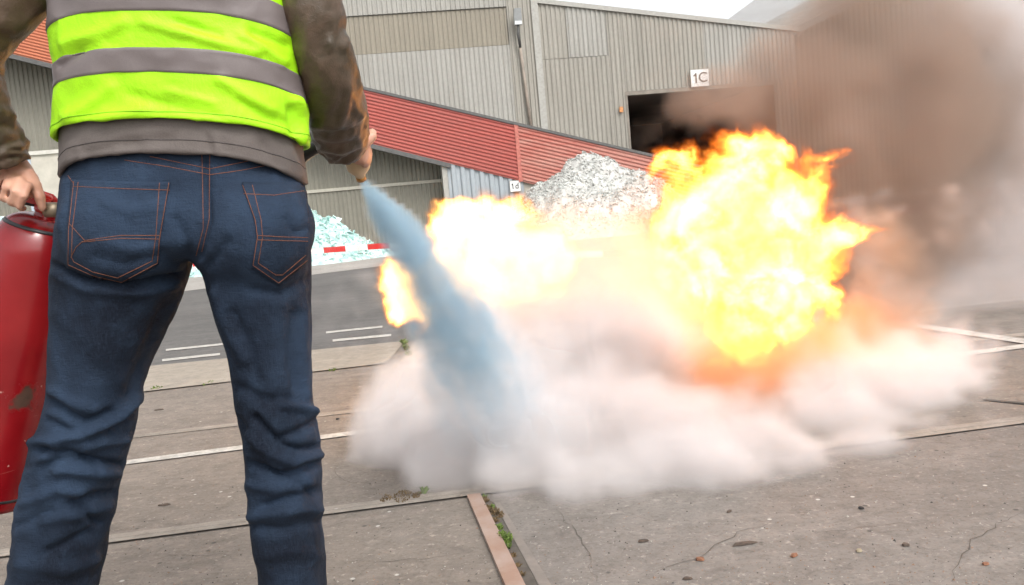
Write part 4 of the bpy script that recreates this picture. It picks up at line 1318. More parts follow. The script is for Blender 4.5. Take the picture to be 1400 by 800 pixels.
# litter on the concrete: chips of wood, a black lump, stones
M_chip = plain('wood_chip', (0.2, 0.09, 0.05), 0.85, var=0.4, scale=80)
M_chipd = plain('dark_chip', (0.07, 0.05, 0.038), 0.85, var=0.4, scale=80)
M_lump = plain('black_lump', (0.012, 0.012, 0.012), 0.7, var=0.2)
def chip(px, py, L, W, ang, mat, label, cat, name):
    p = G(px, py)
    s_ = (p - EYE).length / F_PX
    L, W = L * s_ * .45, W * s_ * .4
    a = R(ang)
    u, w = Vector((math.cos(a), math.sin(a), 0)), Vector((-math.sin(a), math.cos(a), 0)) * 2.0
    r_ = random.Random(px)
    z0 = 0.006
    out = []
    for x, y in ((-1, -.6), (-.3, -1), (.5, -.8), (1, -.1), (.6, .9), (-.2, 1), (-.9, .5)):
        out.append(p + u * (L * x * r_.uniform(.85, 1.1)) + w * (W * y * r_.uniform(.75, 1.15)))
    h = max(.004, min(L, W) * 0.9)
    n = len(out)
    vs = [Vector((q.x, q.y, z0)) for q in out] + [Vector((p.x + (q.x - p.x) * .8, p.y + (q.y - p.y) * .8, z0 + h * r_.uniform(.7, 1.3))) for q in out]
    mb = MB().add(vs, [tuple(range(n - 1, -1, -1)), tuple(range(n, 2 * n))] + [(i, (i + 1) % n, (i + 1) % n + n, i + n) for i in range(n)])
    return mb.build(name, mat, None, label=label, category=cat)
for a in ((1018, 747, 40, 5, 6, M_chipd, 'longest brown splinter of bark lying on the grey concrete', 'splinter', 'bark_splinter'),
          (957, 769, 8, 8, 70, M_chip, 'reddish wood chip left of the long bark splinter end', 'wood chip', 'wood_chip'),
          (1086, 763, 14, 5, 40, M_chip, 'reddish wood chip right of the long bark splinter', 'wood chip', 'wood_chip'),
          (1178, 698, 8, 5, 0, M_lump, 'small black lump in front of the powder cloud', 'lump', 'black_lump'),
          (1239, 749, 11, 5, 5, M_chipd, 'small dark olive leaf on the bare concrete', 'leaf', 'fallen_leaf'),
          (880, 743, 15, 5, -8, M_chipd, 'dark bark flake between steel edging and long splinter', 'flake', 'bark_flake'),
          (1348, 775, 9, 5, 10, M_chip, 'reddish chip near the lower right corner', 'wood chip', 'wood_chip'),
          (997, 703, 10, 3, 30, M_chipd, 'thin dark twig just before the powder cloud', 'twig', 'twig'),
          (225, 693, 17, 3, 6, M_chipd, 'dark twig on the concrete between the legs', 'twig', 'twig'),
          (218, 562, 15, 3, 4, M_chipd, 'distant twig on the slab between the legs near the strip', 'twig', 'twig'),
          (462, 575, 6, 3, 0, M_lump, 'black speck of rubble beside the white line', 'lump', 'black_lump'),
          (940, 795, 16, 4, -10, M_chipd, 'dark flake at the bottom edge under the wood chips', 'flake', 'bark_flake'),
          (1175, 757, 9, 5, 0, plain('tan_stone', (0.3, 0.25, 0.17), 0.8), 'small tan stone near the olive leaf', 'stone', 'stone')):
    chip(*a)
# grit too fine to count
mb = MB()
r_ = np.random.default_rng(12)
Z = []
for k in range(2600):
    px_, py_ = r_.uniform(-60, 1460), 800 - (r_.uniform(0, 1) ** 1.6) * 270 + 10
    p = G(px_, py_)
    s_ = r_.uniform(.001, .003) * (1.6 if r_.uniform() > .95 else 1)
    a = r_.uniform(0, 6.28)
    c_ = [Vector((p.x + math.cos(a + q * 2.1) * s_ * r_.uniform(.7, 1.3), p.y + math.sin(a + q * 2.1) * s_ * r_.uniform(.7, 1.3), .004)) for q in range(3)]
    t_ = Vector((p.x, p.y, .004 + s_ * r_.uniform(.5, 1.1)))
    mb.add(c_ + [t_], [(0, 1, 3), (1, 2, 3), (2, 0, 3), (2, 1, 0)], int(r_.integers(0, 3)))
mb.build('grit', [plain('pale_grit', (0.34, 0.31, 0.27), 0.85), plain('dark_grit', (0.06, 0.05, 0.045), 0.85), plain('brown_grit', (0.22, 0.14, 0.1), 0.85)], None, kind='stuff')
# weeds and moss along the steel edging, in the strip's joint and at the rail
M_weed = plain('weed_green', (0.1, 0.15, 0.025), 0.75, var=0.4, scale=60)
M_moss = plain('dry_moss', (0.13, 0.085, 0.04), 0.9, var=0.4, scale=60)
def tufts(name, spots, seed, blade=0.03):
    mb = MB()
    r_ = np.random.default_rng(seed)
    for px_, py_, rad_, n, mi, tall in spots:
        c_ = G(px_, py_)
        s_ = (c_ - EYE).length / F_PX
        for k in range(n):
            a, q = r_.uniform(0, 6.28), rad_ * s_ * math.sqrt(r_.uniform())
            p = Vector((c_.x + math.cos(a) * q * .8, c_.y + math.sin(a) * q * 1.6, .006))
            L = blade * tall * r_.uniform(.5, 1.2)
            b_ = r_.uniform(0, 6.28); w_ = Vector((math.cos(b_), math.sin(b_), 0)) * L * .16
            lean = Vector((r_.normal() * .5, r_.normal() * .5, 1)).normalized() * L
            dz_ = Vector((0, 0, -.25 * L))
            mb.add([p - w_, p + w_, p + lean * .6 + w_ * .7, p + lean + dz_, p + lean * .6 - w_ * .7], [(0, 1, 2, 3, 4)], mi)
    return mb.build(name, [M_weed, M_moss], None, kind='stuff')
tufts('weeds', [(664, 688, 5, 60, 1, .5), (668, 700, 7, 120, 1, .5), (676, 704, 8, 120, 1, .45), (684, 708, 7, 80, 1, .4), (662, 684, 4, 50, 0, .5), (672, 698, 4, 50, 0, .5), (683, 726, 4, 60, 0, .6), (688, 738, 6, 110, 0, .7), (694, 744, 6, 110, 0, .75), (696, 752, 4, 40, 0, .5),
                (702, 764, 4, 50, 1, .4), (708, 778, 4, 40, 1, .4), (715, 790, 4, 40, 1, .4), (678, 716, 4, 60, 1, .5)], 4)
tufts('moss', [(550, 682, 16, 160, 1, .35), (528, 685, 9, 80, 1, .35), (570, 680, 8, 80, 1, .4), (580, 677, 2.5, 14, 0, 1.0), (552, 472, 3, 60, 0, 1.6), (556, 480, 3, 70, 0, 1.6), (560, 488, 3, 60, 0, 1.5), (215, 533, 8, 40, 0, .8), (285, 526, 8, 30, 0, .6), (455, 508, 6, 30, 0, .6)], 6)
# ================================================================== POWDER, FIRE AND SMOKE
class GN:
    """A geometry node group that fills a box with voxels of a density worked out from a field."""
    def __init__(s, name):
        s.t = bpy.data.node_groups.new(name, 'GeometryNodeTree')
        s.t.interface.new_socket(name='Geometry', in_out='INPUT', socket_type='NodeSocketGeometry')
        s.t.interface.new_socket(name='Geometry', in_out='OUTPUT', socket_type='NodeSocketGeometry')
        s.i, s.o = s.n('NodeGroupInput'), s.n('NodeGroupOutput')
    def n(s, typ, **kw):
        nd = s.t.nodes.new(typ)
        for k, v in kw.items():
            setattr(nd, k, v)
        return nd
    def set(s, sock, v):
        if hasattr(v, 'is_output'):
            s.t.links.new(v, sock)
        else:
            sock.default_value = v
    def m(s, op, a, b=0.0, c=None, clamp=False):
        nd = s.n('ShaderNodeMath', operation=op, use_clamp=clamp)
        s.set(nd.inputs[0], a)
        s.set(nd.inputs[1], b)
        if c is not None:
            s.set(nd.inputs[2], c)
        return nd.outputs[0]
    def vm(s, op, a, b=(0, 0, 0), out=0):
        nd = s.n('ShaderNodeVectorMath', operation=op)
        s.set(nd.inputs[0], a)
        s.set(nd.inputs[1], b)
        return nd.outputs[out]
    def scale(s, a, f):
        nd = s.n('ShaderNodeVectorMath', operation='SCALE')
        s.set(nd.inputs[0], a)
        s.set(nd.inputs['Scale'], f)
        return nd.outputs[0]
    def noise(s, vec, scale, detail=3, rough=0.5, dist=0.0):
        nd = s.n('ShaderNodeTexNoise')
        s.set(nd.inputs['Vector'], vec)
        nd.inputs['Scale'].default_value, nd.inputs['Detail'].default_value = scale, detail
        nd.inputs['Roughness'].default_value, nd.inputs['Distortion'].default_value = rough, dist
        return nd.outputs
    def sstep(s, v, a, b, lo=0.0, hi=1.0, kind='SMOOTHSTEP'):
        nd = s.n('ShaderNodeMapRange', interpolation_type=kind)
        for i, x in enumerate((v, a, b, lo, hi)):
            s.set(nd.inputs[i], x)
        return nd.outputs[0]
    def warp(s, p, scale, amt, detail=2, rough=0.5):
        c = s.vm('SUBTRACT', s.noise(p, scale, detail, rough)[1], (0.5, 0.5, 0.5))
        return s.vm('ADD', p, s.scale(c, amt))
    def blobs(s, p, bl, power=1.0):
        """The sum of soft ellipsoids: (centre, radii, weight)."""
        tot = None
        for c, r, w in bl:
            q = s.vm('MULTIPLY', s.vm('SUBTRACT', p, tuple(c)), tuple(1.0 / x for x in r))
            d2 = s.vm('DOT_PRODUCT', q, q, 1)
            f = s.m('MULTIPLY', s.m('SUBTRACT', 1.0, d2, clamp=True), w)
            tot = f if tot is None else s.m('ADD', tot, f)
        return tot
    def fill(s, dens, lo, hi, voxel, mat, keep_mesh=True):
        vc = s.n('GeometryNodeVolumeCube')
        s.set(vc.inputs['Density'], dens)
        vc.inputs['Min'].default_value, vc.inputs['Max'].default_value = lo, hi
        for i, ax in enumerate('XYZ'):
            vc.inputs['Resolution ' + ax].default_value = max(8, int((hi[i] - lo[i]) / voxel))
        sm = s.n('GeometryNodeSetMaterial')
        sm.inputs['Material'].default_value = mat
        s.t.links.new(vc.outputs[0], sm.inputs[0])
        s.t.links.new(sm.outputs[0], s.o.inputs[0])
        s.t['mat'] = mat
        return s.t

def B(px, py, y, r, ry=None, rz=None, w=1.0):
    """A soft ball r pixels wide in the picture, y metres ahead; ry is its depth as a share of r, rz its height."""
    c = P(px, py, y)
    k = r * y / F_PX
    return (c, (k, k * (ry or 1.0), k * (rz or 1.0)), w)

def bounds(bl, pad, floor=0.003):
    lo = [min(c[i] - r[i] for c, r, w in bl) - pad for i in range(3)]
    hi = [max(c[i] + r[i] for c, r, w in bl) + pad for i in range(3)]
    lo[2] = max(lo[2], floor)
    return tuple(lo), tuple(hi)

def hull(name, bl, shrink, mat, voxel=0.06, disp=0.05, scale=3.0, floor=0.004, **kw):
    """One closed lumpy skin round the balls."""
    bm = bmesh.new()
    for c, r, w in bl:
        bmesh.ops.create_icosphere(bm, subdivisions=3, radius=1.0, matrix=Matrix.Translation(c) @ Matrix.Diagonal((*[x * shrink for x in r], 1)))
    me = bpy.data.meshes.new(name)
    bm.to_mesh(me)
    bm.free()
    tmp = bpy.data.objects.new(name, me)
    C.objects.link(tmp)
    rm = tmp.modifiers.new('r', 'REMESH')
    rm.mode, rm.voxel_size = 'VOXEL', voxel
    sm = tmp.modifiers.new('s', 'SMOOTH')
    sm.iterations = 6
    me2 = bpy.data.meshes.new_from_object(tmp.evaluated_get(bpy.context.evaluated_depsgraph_get()))
    C.objects.unlink(tmp)
    bpy.data.objects.remove(tmp)
    nos = [v.normal.copy() for v in me2.vertices]
    for v, nv in zip(me2.vertices, nos):
        v.co += nv * disp * (mnoise.fractal(v.co * scale, 1.0, 2.0, 4))
        v.co.z = max(v.co.z, floor + 0.001 * mnoise.noise(v.co * 20))
    me2.polygons.foreach_set('use_smooth', [True] * len(me2.polygons))
    me2.materials.clear()
    me2.materials.append(mat)
    me2.name = name
    return put(bpy.data.objects.new(name, me2), None, **kw)

def veil(name, color, amount, power=2.0):
    """The thin outer skin of a cloud: see-through, most of all where it is seen edge-on."""
    t = NT(name)
    lw = t.n('ShaderNodeLayerWeight')
    lw.inputs['Blend'].default_value = 0.5
    f = t.math('MULTIPLY', t.math('POWER', t.math('SUBTRACT', 1.0, lw.outputs['Facing'], True), power), amount)
    d = t.n('ShaderNodeBsdfDiffuse')
    d.inputs['Color'].default_value = (*color, 1)
    tr = t.n('ShaderNodeBsdfTransparent')
    mx = t.n('ShaderNodeMixShader')
    t.l(f, mx.inputs[0])
    t.l(tr.outputs[0], mx.inputs[1])
    t.l(d.outputs[0], mx.inputs[2])
    t.l(mx.outputs[0], t.out.inputs['Surface'])
    return t.m

def smoke_mat(name, color, density, aniso=0.0, color2=None, scale=1.2):
    t = NT(name)
    pv = t.n('ShaderNodeVolumePrincipled')
    pv.inputs['Color'].default_value = (*color, 1)
    pv.inputs['Density'].default_value = density
    pv.inputs['Anisotropy'].default_value = aniso
    t.l(pv.outputs[0], t.out.inputs['Volume'])
    return t.m

def fire_mat(name, strength, lo, hi, power=2.0):
    """Burning gas: gives off light only, orange where thin, yellow to white where it is thick and hot."""
    t = NT(name)
    a = t.n('ShaderNodeAttribute', attribute_name='density')
    col = t.ramp(a.outputs['Fac'], [(0.12, lo), (0.95, hi)])
    e = t.n('ShaderNodeEmission')
    t.l(col, e.inputs['Color'])
    t.l(t.math('MULTIPLY', t.math('POWER', a.outputs['Fac'], power), strength), e.inputs['Strength'])
    ab = t.n('ShaderNodeVolumeAbsorption')
    ab.inputs['Color'].default_value = (0.3, 0.2, 0.15, 1)
    t.l(t.math('MULTIPLY', a.outputs['Fac'], 14.0), ab.inputs['Density'])
    ad = t.n('ShaderNodeAddShader')
    t.l(e.outputs[0], ad.inputs[0])
    t.l(ab.outputs[0], ad.inputs[1])
    t.l(ad.outputs[0], t.out.inputs['Volume'])
    return t.m

def hot_mat(name, color, strength, power=1.5, amount=1.0):
    t = NT(name)
    lw = t.n('ShaderNodeLayerWeight')
    lw.inputs['Blend'].default_value = 0.5
    f = t.math('MULTIPLY', t.math('POWER', t.math('SUBTRACT', 1.0, lw.outputs['Facing'], True), power), amount)
    e = t.n('ShaderNodeEmission')
    e.inputs['Color'].default_value = (*color, 1)
    e.inputs['Strength'].default_value = strength
    tr = t.n('ShaderNodeBsdfTransparent')
    mx = t.n('ShaderNodeMixShader')
    t.l(f, mx.inputs[0])
    t.l(tr.outputs[0], mx.inputs[1])
    t.l(e.outputs[0], mx.inputs[2])
    t.l(mx.outputs[0], t.out.inputs['Surface'])
    return t.m

def gn_on(o, tree, name='dense_gas', step=0.0):
    vd = bpy.data.volumes.new(name)
    vd.render.step_size = step
    vo = put(bpy.data.objects.new(name, vd), o)
    md = vo.modifiers.new('gas', 'NODES')
    md.node_group = tree
    vd.materials.append(tree['mat'])
    return vo

# ---- the fireball on the right and the smaller flames behind the jet
FY = 4.0
ball = [B(1000, 330, FY, 118), B(1055, 250, FY, 92), B(1085, 330, FY, 95), B(950, 275, FY, 80), B(930, 330, FY, 66), B(1010, 420, FY, 104), B(1085, 400, FY, 80),
        B(1025, 215, FY, 58), B(1128, 335, FY, 52, w=0.9), B(938, 385, FY, 58, w=0.8), B(1160, 325, FY, 34, .8, .5, w=0.9), B(915, 225, FY, 34, w=0.8), B(1015, 468, FY, 56, w=0.9), B(1130, 410, FY, 44, w=.8), B(1120, 255, FY, 45, w=.7), B(1148, 215, FY, 26, w=.7), B(985, 195, FY, 36, w=.7), B(1172, 322, FY, 34, .8, .4, w=1.1), B(905, 392, FY, 34, w=.8), B(945, 205, FY, 24, w=.7)]
core_b = [B(1010, 335, FY, 120), B(1050, 270, FY, 75), B(1075, 340, FY, 70), B(1010, 440, FY, 74)]
fire = hull('fireball', core_b, 0.68, hot_mat('white_hot_core', (1.0, 0.3, 0.03), 6.5, 2.0, 0.6), 0.04, 0.1, 5.0, label='big yellow and white fireball rising from the powder cloud', category='fire')
g = GN('fireball_gas')
p = g.n('GeometryNodeInputPosition').outputs[0]
stretch = g.vm('MULTIPLY', p, (1, 1, 0.8))
w1 = g.warp(p, 3.0, 0.22, 2)
w2 = g.warp(w1, 8.0, 0.19, 4, 0.64)
d = g.m('MINIMUM', g.m('MULTIPLY', g.blobs(w2, ball), 0.72), 1.25)
nz = g.noise(w2, 6.0, 6, 0.6, 1.2)[0]
rdg = g.m('ABSOLUTE', g.m('SUBTRACT', g.noise(w2, 9.0, 4, 0.6, 0.8)[0], 0.5))
val = g.m('ADD', g.m('MULTIPLY', d, 0.62), g.m('MULTIPLY', g.sstep(d, 0.0, 0.3), g.m('ADD', g.m('MULTIPLY', g.m('SUBTRACT', nz, 0.51), 2.5), g.m('MULTIPLY', rdg, -0.9))))
dens = g.sstep(val, -0.02, 1.08)
lo, hi = bounds(ball, 0.16)
gn_on(fire, g.fill(dens, lo, hi, 0.011, fire_mat('burning_gas', 150.0, (1.0, 0.16, 0.003), (1.0, 0.52, 0.1), 2.3)))

LY = 4.3
left = [B(556, 395, LY, 52), B(585, 435, LY, 30, w=0.9), B(640, 330, LY, 66), B(700, 335, LY, 78), B(660, 385, LY, 84), B(740, 375, LY, 62), B(618, 305, LY, 42), B(536, 375, LY, 34), B(690, 302, LY, 36), B(655, 282, LY, 30, w=.7), B(545, 420, LY, 30), B(770, 350, LY, 40, w=.8), B(608, 375, LY, 44, w=.9), B(600, 420, LY, 34, w=.8)]
lcore = [B(560, 395, LY, 36), B(650, 350, LY, 60), B(700, 365, LY, 60)]
fire2 = hull('flames', lcore, 0.8, hot_mat('white_hot_flame', (1.0, 0.5, 0.15), 2.5, 2.0, 0.6), 0.04, 0.08, 5.0, label='pale yellow flames behind the jet of powder', category='fire')
g = GN('flame_gas')
p = g.n('GeometryNodeInputPosition').outputs[0]
w1 = g.warp(p, 3.0, 0.16, 2)
w2 = g.warp(w1, 10.0, 0.1, 3, 0.6)
d = g.m('MINIMUM', g.blobs(w2, left), 1.25)
nz = g.noise(w2, 7.5, 6, 0.62, 0.9)[0]
val = g.m('ADD', g.m('MULTIPLY', d, 0.65), g.m('MULTIPLY', g.sstep(d, 0.0, 0.3), g.m('MULTIPLY', g.m('SUBTRACT', nz, 0.54), 1.9)))
dens = g.sstep(val, 0.02, 0.8)
lo, hi = bounds(left, 0.1)
gn_on(fire2, g.fill(dens, lo, hi, 0.0125, fire_mat('pale_burning_gas', 90.0, (1.0, 0.28, 0.02), (1.0, 0.6, 0.16), 2.3)))

# ---- the powder cloud rolling over the ground
cloud = [B(1100, 640, 2.65, 78, w=.9), B(1180, 632, 2.75, 78, w=.85), B(1250, 615, 2.9, 74, w=.8), B(1000, 590, 3.0, 90, w=.6), B(1330, 590, 3.2, 55, w=.8), B(1280, 525, 3.4, 105, w=.6), B(1225, 505, 3.4, 100, w=.5), B(1160, 545, 3.3, 110, w=.6), B(560, 600, 3.1, 100), B(520, 605, 3.2, 66), B(600, 540, 3.4, 92), B(570, 515, 3.5, 56), B(640, 610, 2.9, 105), B(720, 540, 3.3, 125), B(740, 630, 2.75, 105),
         B(820, 600, 2.9, 130), B(840, 490, 3.6, 120), B(930, 620, 2.75, 120), B(1040, 630, 2.8, 95, w=.8), B(1110, 560, 3.3, 100, w=.7), B(1140, 600, 3.0, 115, w=.8), B(1210, 570, 3.3, 105, w=.75),
         B(1250, 590, 3.2, 92, w=.75), B(1310, 560, 3.5, 80, w=.7), B(860, 660, 2.5, 75), B(960, 660, 2.5, 80), B(700, 450, 3.7, 80, w=0.8), B(1080, 650, 2.6, 66), B(600, 645, 2.75, 62), B(500, 620, 3.15, 46), B(1320, 590, 3.3, 56),
         B(680, 660, 2.6, 60), B(770, 665, 2.5, 62), B(1160, 640, 2.75, 60), B(1020, 665, 2.5, 60), B(540, 640, 3.0, 50),
         B(760, 470, 3.7, 110, w=.8), B(830, 420, 3.9, 90, w=.6), B(880, 480, 3.6, 100, w=.7), B(1290, 530, 3.6, 80, w=.8), B(1010, 490, 4.5, 130, w=.9), B(1275, 510, 3.8, 110, w=.6), B(1330, 560, 3.5, 60, w=.9), B(1110, 500, 4.5, 110, w=.9), B(900, 470, 4.4, 100, w=.8)]
powder = hull('powder_cloud', cloud, 0.72, veil('powder_veil', (0.8, 0.8, 0.8), 0.06), 0.06, 0.12, 2.5, label='white cloud of extinguishing powder billowing over the ground', category='cloud')
g = GN('powder_density')
p = g.n('GeometryNodeInputPosition').outputs[0]
w1 = g.warp(p, 2.2, 0.22, 2)
w2 = g.warp(w1, 8.0, 0.09, 3)
d = g.blobs(w2, cloud)
nz = g.noise(w2, 4.5, 5, 0.6)[0]
puff = g.n('ShaderNodeTexVoronoi', feature='SMOOTH_F1')
g.set(puff.inputs['Vector'], w2)
puff.inputs['Scale'].default_value = 6.5
puff.inputs['Smoothness'].default_value = 0.35
val = g.m('ADD', g.m('MINIMUM', d, 1.0), g.m('ADD', g.m('MULTIPLY', g.m('SUBTRACT', nz, 0.55), 1.4), g.m('MULTIPLY', g.m('SUBTRACT', 0.42, puff.outputs['Distance']), 0.7)))
dens = g.sstep(val, 0.1, 1.05)
lo, hi = bounds(cloud, 0.1)
gn_on(powder, g.fill(dens, lo, hi, 0.03, smoke_mat('powder', (0.93, 0.89, 0.88), 10.0, 0.0)))

# ---- the thin haze of powder hanging above it
hz_b = [B(720, 430, 3.6, 110), B(800, 400, 3.7, 120), B(860, 420, 3.6, 110), B(780, 480, 3.4, 120), B(900, 470, 3.4, 100), B(660, 450, 3.6, 80), B(850, 330, 3.9, 80, w=.7), B(1250, 520, 3.6, 100, w=.6), B(740, 350, 3.8, 80, w=.6), B(890, 290, 4.2, 60, w=.5)]
hzo = hull('powder_haze', hz_b, 0.72, veil('haze_veil', (0.8, 0.8, 0.8), 0.05), 0.07, 0.12, 2.0, label='thin warm haze of powder hanging between the pale flames and the fireball', category='haze', kind='thing')
g = GN('haze_density')
p = g.n('GeometryNodeInputPosition').outputs[0]
w1 = g.warp(p, 1.8, 0.4, 3)
d = g.blobs(w1, hz_b)
nz = g.noise(w1, 3.5, 5, 0.6)[0]
val = g.m('ADD', g.m('MINIMUM', d, 1.0), g.m('MULTIPLY', g.m('SUBTRACT', nz, 0.5), 0.8))
dens = g.sstep(val, 0.05, 1.3)
lo, hi = bounds(hz_b, 0.1)
gn_on(hzo, g.fill(dens, lo, hi, 0.045, smoke_mat('thin_powder', (0.93, 0.88, 0.865), 2.8, 0.2)))

# ---- brownish smoke round the fireball's foot and sides, orange fire glow put into its colour
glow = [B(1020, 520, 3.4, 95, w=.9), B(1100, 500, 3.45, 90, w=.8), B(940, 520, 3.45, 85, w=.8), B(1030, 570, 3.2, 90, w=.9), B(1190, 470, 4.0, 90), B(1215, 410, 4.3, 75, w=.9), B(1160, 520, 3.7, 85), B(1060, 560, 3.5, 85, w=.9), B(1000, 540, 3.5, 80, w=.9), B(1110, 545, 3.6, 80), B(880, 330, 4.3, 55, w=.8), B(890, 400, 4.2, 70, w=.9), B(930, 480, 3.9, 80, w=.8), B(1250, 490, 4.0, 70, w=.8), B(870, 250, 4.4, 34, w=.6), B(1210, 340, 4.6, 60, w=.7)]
glo = hull('glow_tinted_smoke', glow, 0.7, veil('glow_veil', (0.5, 0.35, 0.25), 0.03), 0.07, 0.12, 2.0, label='orange tinted smoke curling round the foot of the fireball', category='smoke')
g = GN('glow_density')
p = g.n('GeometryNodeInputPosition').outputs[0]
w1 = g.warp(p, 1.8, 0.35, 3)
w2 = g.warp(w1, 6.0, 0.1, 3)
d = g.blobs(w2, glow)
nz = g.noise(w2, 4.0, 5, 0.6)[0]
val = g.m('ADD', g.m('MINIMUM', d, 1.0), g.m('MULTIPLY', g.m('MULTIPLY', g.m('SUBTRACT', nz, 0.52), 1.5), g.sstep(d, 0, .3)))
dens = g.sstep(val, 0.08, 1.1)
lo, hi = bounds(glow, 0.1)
gn_on(glo, g.fill(dens, lo, hi, 0.035, smoke_mat('glow_tinted_smoke', (0.8, 0.58, 0.42), 6.0, 0.25)))

# ---- the jet from the nozzle
J0, J1 = P(494, 247, 1.82), P(712, 545, 3.1)
jd = (J1 - J0).normalized()
jl = (J1 - J0).length
jb = [(J0 + jd * (jl * t), tuple([0.02 + 0.34 * t] * 3), 1) for t in (0.02, 0.15, 0.3, 0.45, 0.6, 0.75, 0.9)]
jet = hull('powder_jet', [(c, r, w) for c, r, w in [(c_ - Vector((0, 0, .01 * (jl * k_) ** 2 + .09 * (jl * k_) ** 3)), r_, w_) for (c_, r_, w_), k_ in zip(jb, (0.02, 0.15, 0.3, 0.45, 0.6, 0.75, 0.9))] if r[0] > 0.12], 0.5, veil('shade_blue_jet_veil', (0.6, 0.7, 0.78), 0.04), 0.03, 0.02, 5.0, label='white jet of powder tinted with blue shade, spraying from the nozzle towards the fire', category='spray')
g = GN('jet_density')
p = g.n('GeometryNodeInputPosition').outputs[0]
rel00 = g.vm('SUBTRACT', p, tuple(J0))
t00 = g.m('MAXIMUM', g.vm('DOT_PRODUCT', rel00, tuple(jd), 1), 0.0)
p = g.vm('ADD', p, g.scale((0, 0, 1), g.m('MULTIPLY', g.m('MULTIPLY', t00, t00), g.m('MULTIPLY_ADD', t00, 0.09, 0.01))))
rel0 = g.vm('SUBTRACT', p, tuple(J0))
t0 = g.m('MAXIMUM', g.vm('DOT_PRODUCT', rel0, tuple(jd), 1), 0.0)
wv = g.vm('SUBTRACT', g.noise(p, 9.0, 4, 0.62)[1], (0.5, 0.5, 0.5))
w1 = g.vm('ADD', p, g.scale(wv, g.m('MULTIPLY_ADD', t0, 0.1, 0.008)))
rel = g.vm('SUBTRACT', w1, tuple(J0))
tt = g.vm('DOT_PRODUCT', rel, tuple(jd), 1)
rad = g.vm('LENGTH', g.vm('CROSS_PRODUCT', rel, tuple(jd)), out=1)
R_ = g.m('MULTIPLY_ADD', g.m('MAXIMUM', tt, 0.0), 0.205, 0.01)
q = g.m('DIVIDE', rad, R_)
body = g.m('POWER', g.m('SUBTRACT', 1.0, q, clamp=True), 0.75)
ends = g.m('MULTIPLY', g.sstep(tt, -0.01, 0.03), g.sstep(tt, jl * 0.45, jl * 1.0, 1.0, 0.0))
along = g.vm('SUBTRACT', w1, g.scale(tuple(jd), g.m('MULTIPLY', tt, 0.92)))
nz = g.m('ADD', g.m('MULTIPLY', g.noise(along, 24.0, 4, 0.6)[0], 1.1), g.m('MULTIPLY', g.noise(w1, 9.0, 4, 0.6)[0], 0.5))
val = g.m('ADD', body, g.m('MULTIPLY', g.m('MULTIPLY', g.m('SUBTRACT', nz, 0.82), g.m('MULTIPLY_ADD', tt, 1.2, 1.2)), g.sstep(body, 0.0, 0.3)))
thin = g.m('DIVIDE', 0.18, g.m('MAXIMUM', R_, 0.03))
dens = g.m('MULTIPLY', g.m('MULTIPLY', g.sstep(val, 0.0, 1.1), ends), thin)
lo = tuple(min(c[i] - r[i] for c, r, w in jb) - 0.03 for i in range(3))
hi = tuple(max(c[i] + r[i] for c, r, w in jb) + 0.03 for i in range(3))
lo = (lo[0], lo[1], max(lo[2] - .3, 0.01))
jm = smoke_mat('shade_blue_jet_powder', (0.55, 0.77, 0.9), 16.0)  # blue shade of white powder put into the colour, bluer where dense
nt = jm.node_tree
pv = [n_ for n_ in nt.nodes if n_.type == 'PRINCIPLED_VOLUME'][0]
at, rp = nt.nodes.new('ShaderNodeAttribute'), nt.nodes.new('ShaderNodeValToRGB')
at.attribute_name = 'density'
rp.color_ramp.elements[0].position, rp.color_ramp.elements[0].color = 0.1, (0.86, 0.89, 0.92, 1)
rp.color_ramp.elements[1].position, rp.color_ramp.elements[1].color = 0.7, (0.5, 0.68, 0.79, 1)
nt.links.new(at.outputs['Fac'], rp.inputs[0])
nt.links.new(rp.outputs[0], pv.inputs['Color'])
gn_on(jet, g.fill(dens, lo, hi, 0.0125, jm))

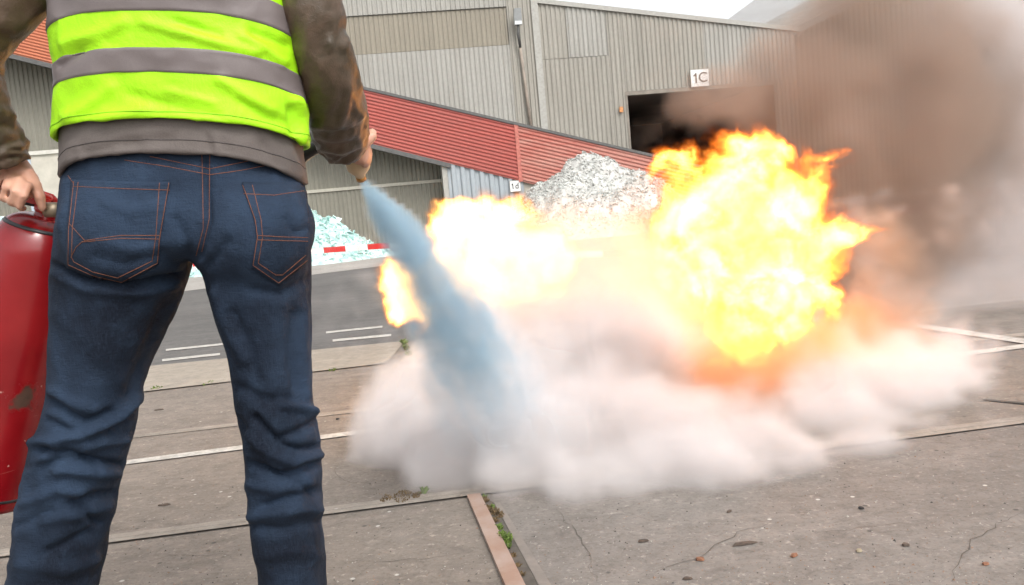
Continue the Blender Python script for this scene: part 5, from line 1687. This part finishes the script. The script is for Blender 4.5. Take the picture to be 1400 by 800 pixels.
# ---- brown smoke above and behind the fire, paler smoke drifting to the right
SY = 5.6
brown = [B(1180, 160, SY, 150), B(1240, 230, SY, 130), B(1210, 300, SY, 110), B(1120, 110, SY, 110), B(1280, 150, SY, 110), B(990, 150, SY - 0.2, 60), B(1050, 120, SY, 80), B(1230, 60, SY, 120),
         B(1140, 230, SY, 100), B(1180, 350, SY, 80), B(950, 165, SY - 0.3, 40), B(1060, 180, SY, 80), B(1130, 40, SY, 70, w=.7), B(1330, 210, SY + .3, 110, w=.8), B(1310, 100, SY + .3, 110, w=.8), B(1300, 310, SY, 90, w=.7), B(1200, -20, SY, 110, w=.9), B(970, 140, SY - .2, 50), B(1240, 380, SY - .3, 70, w=.7)]
smoke = hull('brown_smoke', brown, 0.7, veil('smoke_veil', (0.2, 0.15, 0.12), 0.03), 0.1, 0.15, 1.8, label='dark brown smoke rolling up behind the fireball', category='smoke')
g = GN('smoke_density')
p = g.n('GeometryNodeInputPosition').outputs[0]
w1 = g.warp(p, 1.1, 0.7, 2)
w2 = g.warp(w1, 4.0, 0.16, 3)
d = g.blobs(w2, brown)
nz = g.noise(w2, 3.2, 6, 0.66)[0]
val = g.m('ADD', g.m('MINIMUM', d, 1.0), g.m('MULTIPLY', g.m('SUBTRACT', nz, 0.5), 1.9))
dens = g.sstep(val, 0.1, 1.1)
lo, hi = bounds(brown, 0.15)
gn_on(smoke, g.fill(dens, lo, hi, 0.042, smoke_mat('brown_smoke', (0.52, 0.405, 0.335), 3.4)))

pale = [B(1330, 120, 6.2, 130), B(1400, 220, 6.2, 140), B(1320, 320, 6.0, 130), B(1400, 380, 6.0, 120), B(1390, 60, 6.4, 110), B(1330, 440, 5.6, 110), B(1440, 120, 6.4, 120), B(1220, 440, 5.2, 100), B(1450, 460, 5.6, 110), B(1320, 20, 6.4, 110)]
smoke2 = hull('pale_smoke', pale, 0.7, veil('pale_veil', (0.6, 0.55, 0.52), 0.03), 0.1, 0.15, 1.5, label='thin pale pinkish smoke drifting off to the side of the brown smoke', category='smoke')
g = GN('pale_density')
p = g.n('GeometryNodeInputPosition').outputs[0]
w1 = g.warp(p, 0.9, 0.7, 3)
d = g.blobs(w1, pale)
nz = g.noise(w1, 2.4, 4, 0.55)[0]
val = g.m('ADD', g.m('MINIMUM', d, 1.0), g.m('MULTIPLY', g.m('SUBTRACT', nz, 0.5), 0.8))
dens = g.sstep(val, 0.05, 1.2)
lo, hi = bounds(pale, 0.15)
gn_on(smoke2, g.fill(dens, lo, hi, 0.06, smoke_mat('pale_smoke', (0.84, 0.785, 0.765), 3.4)))
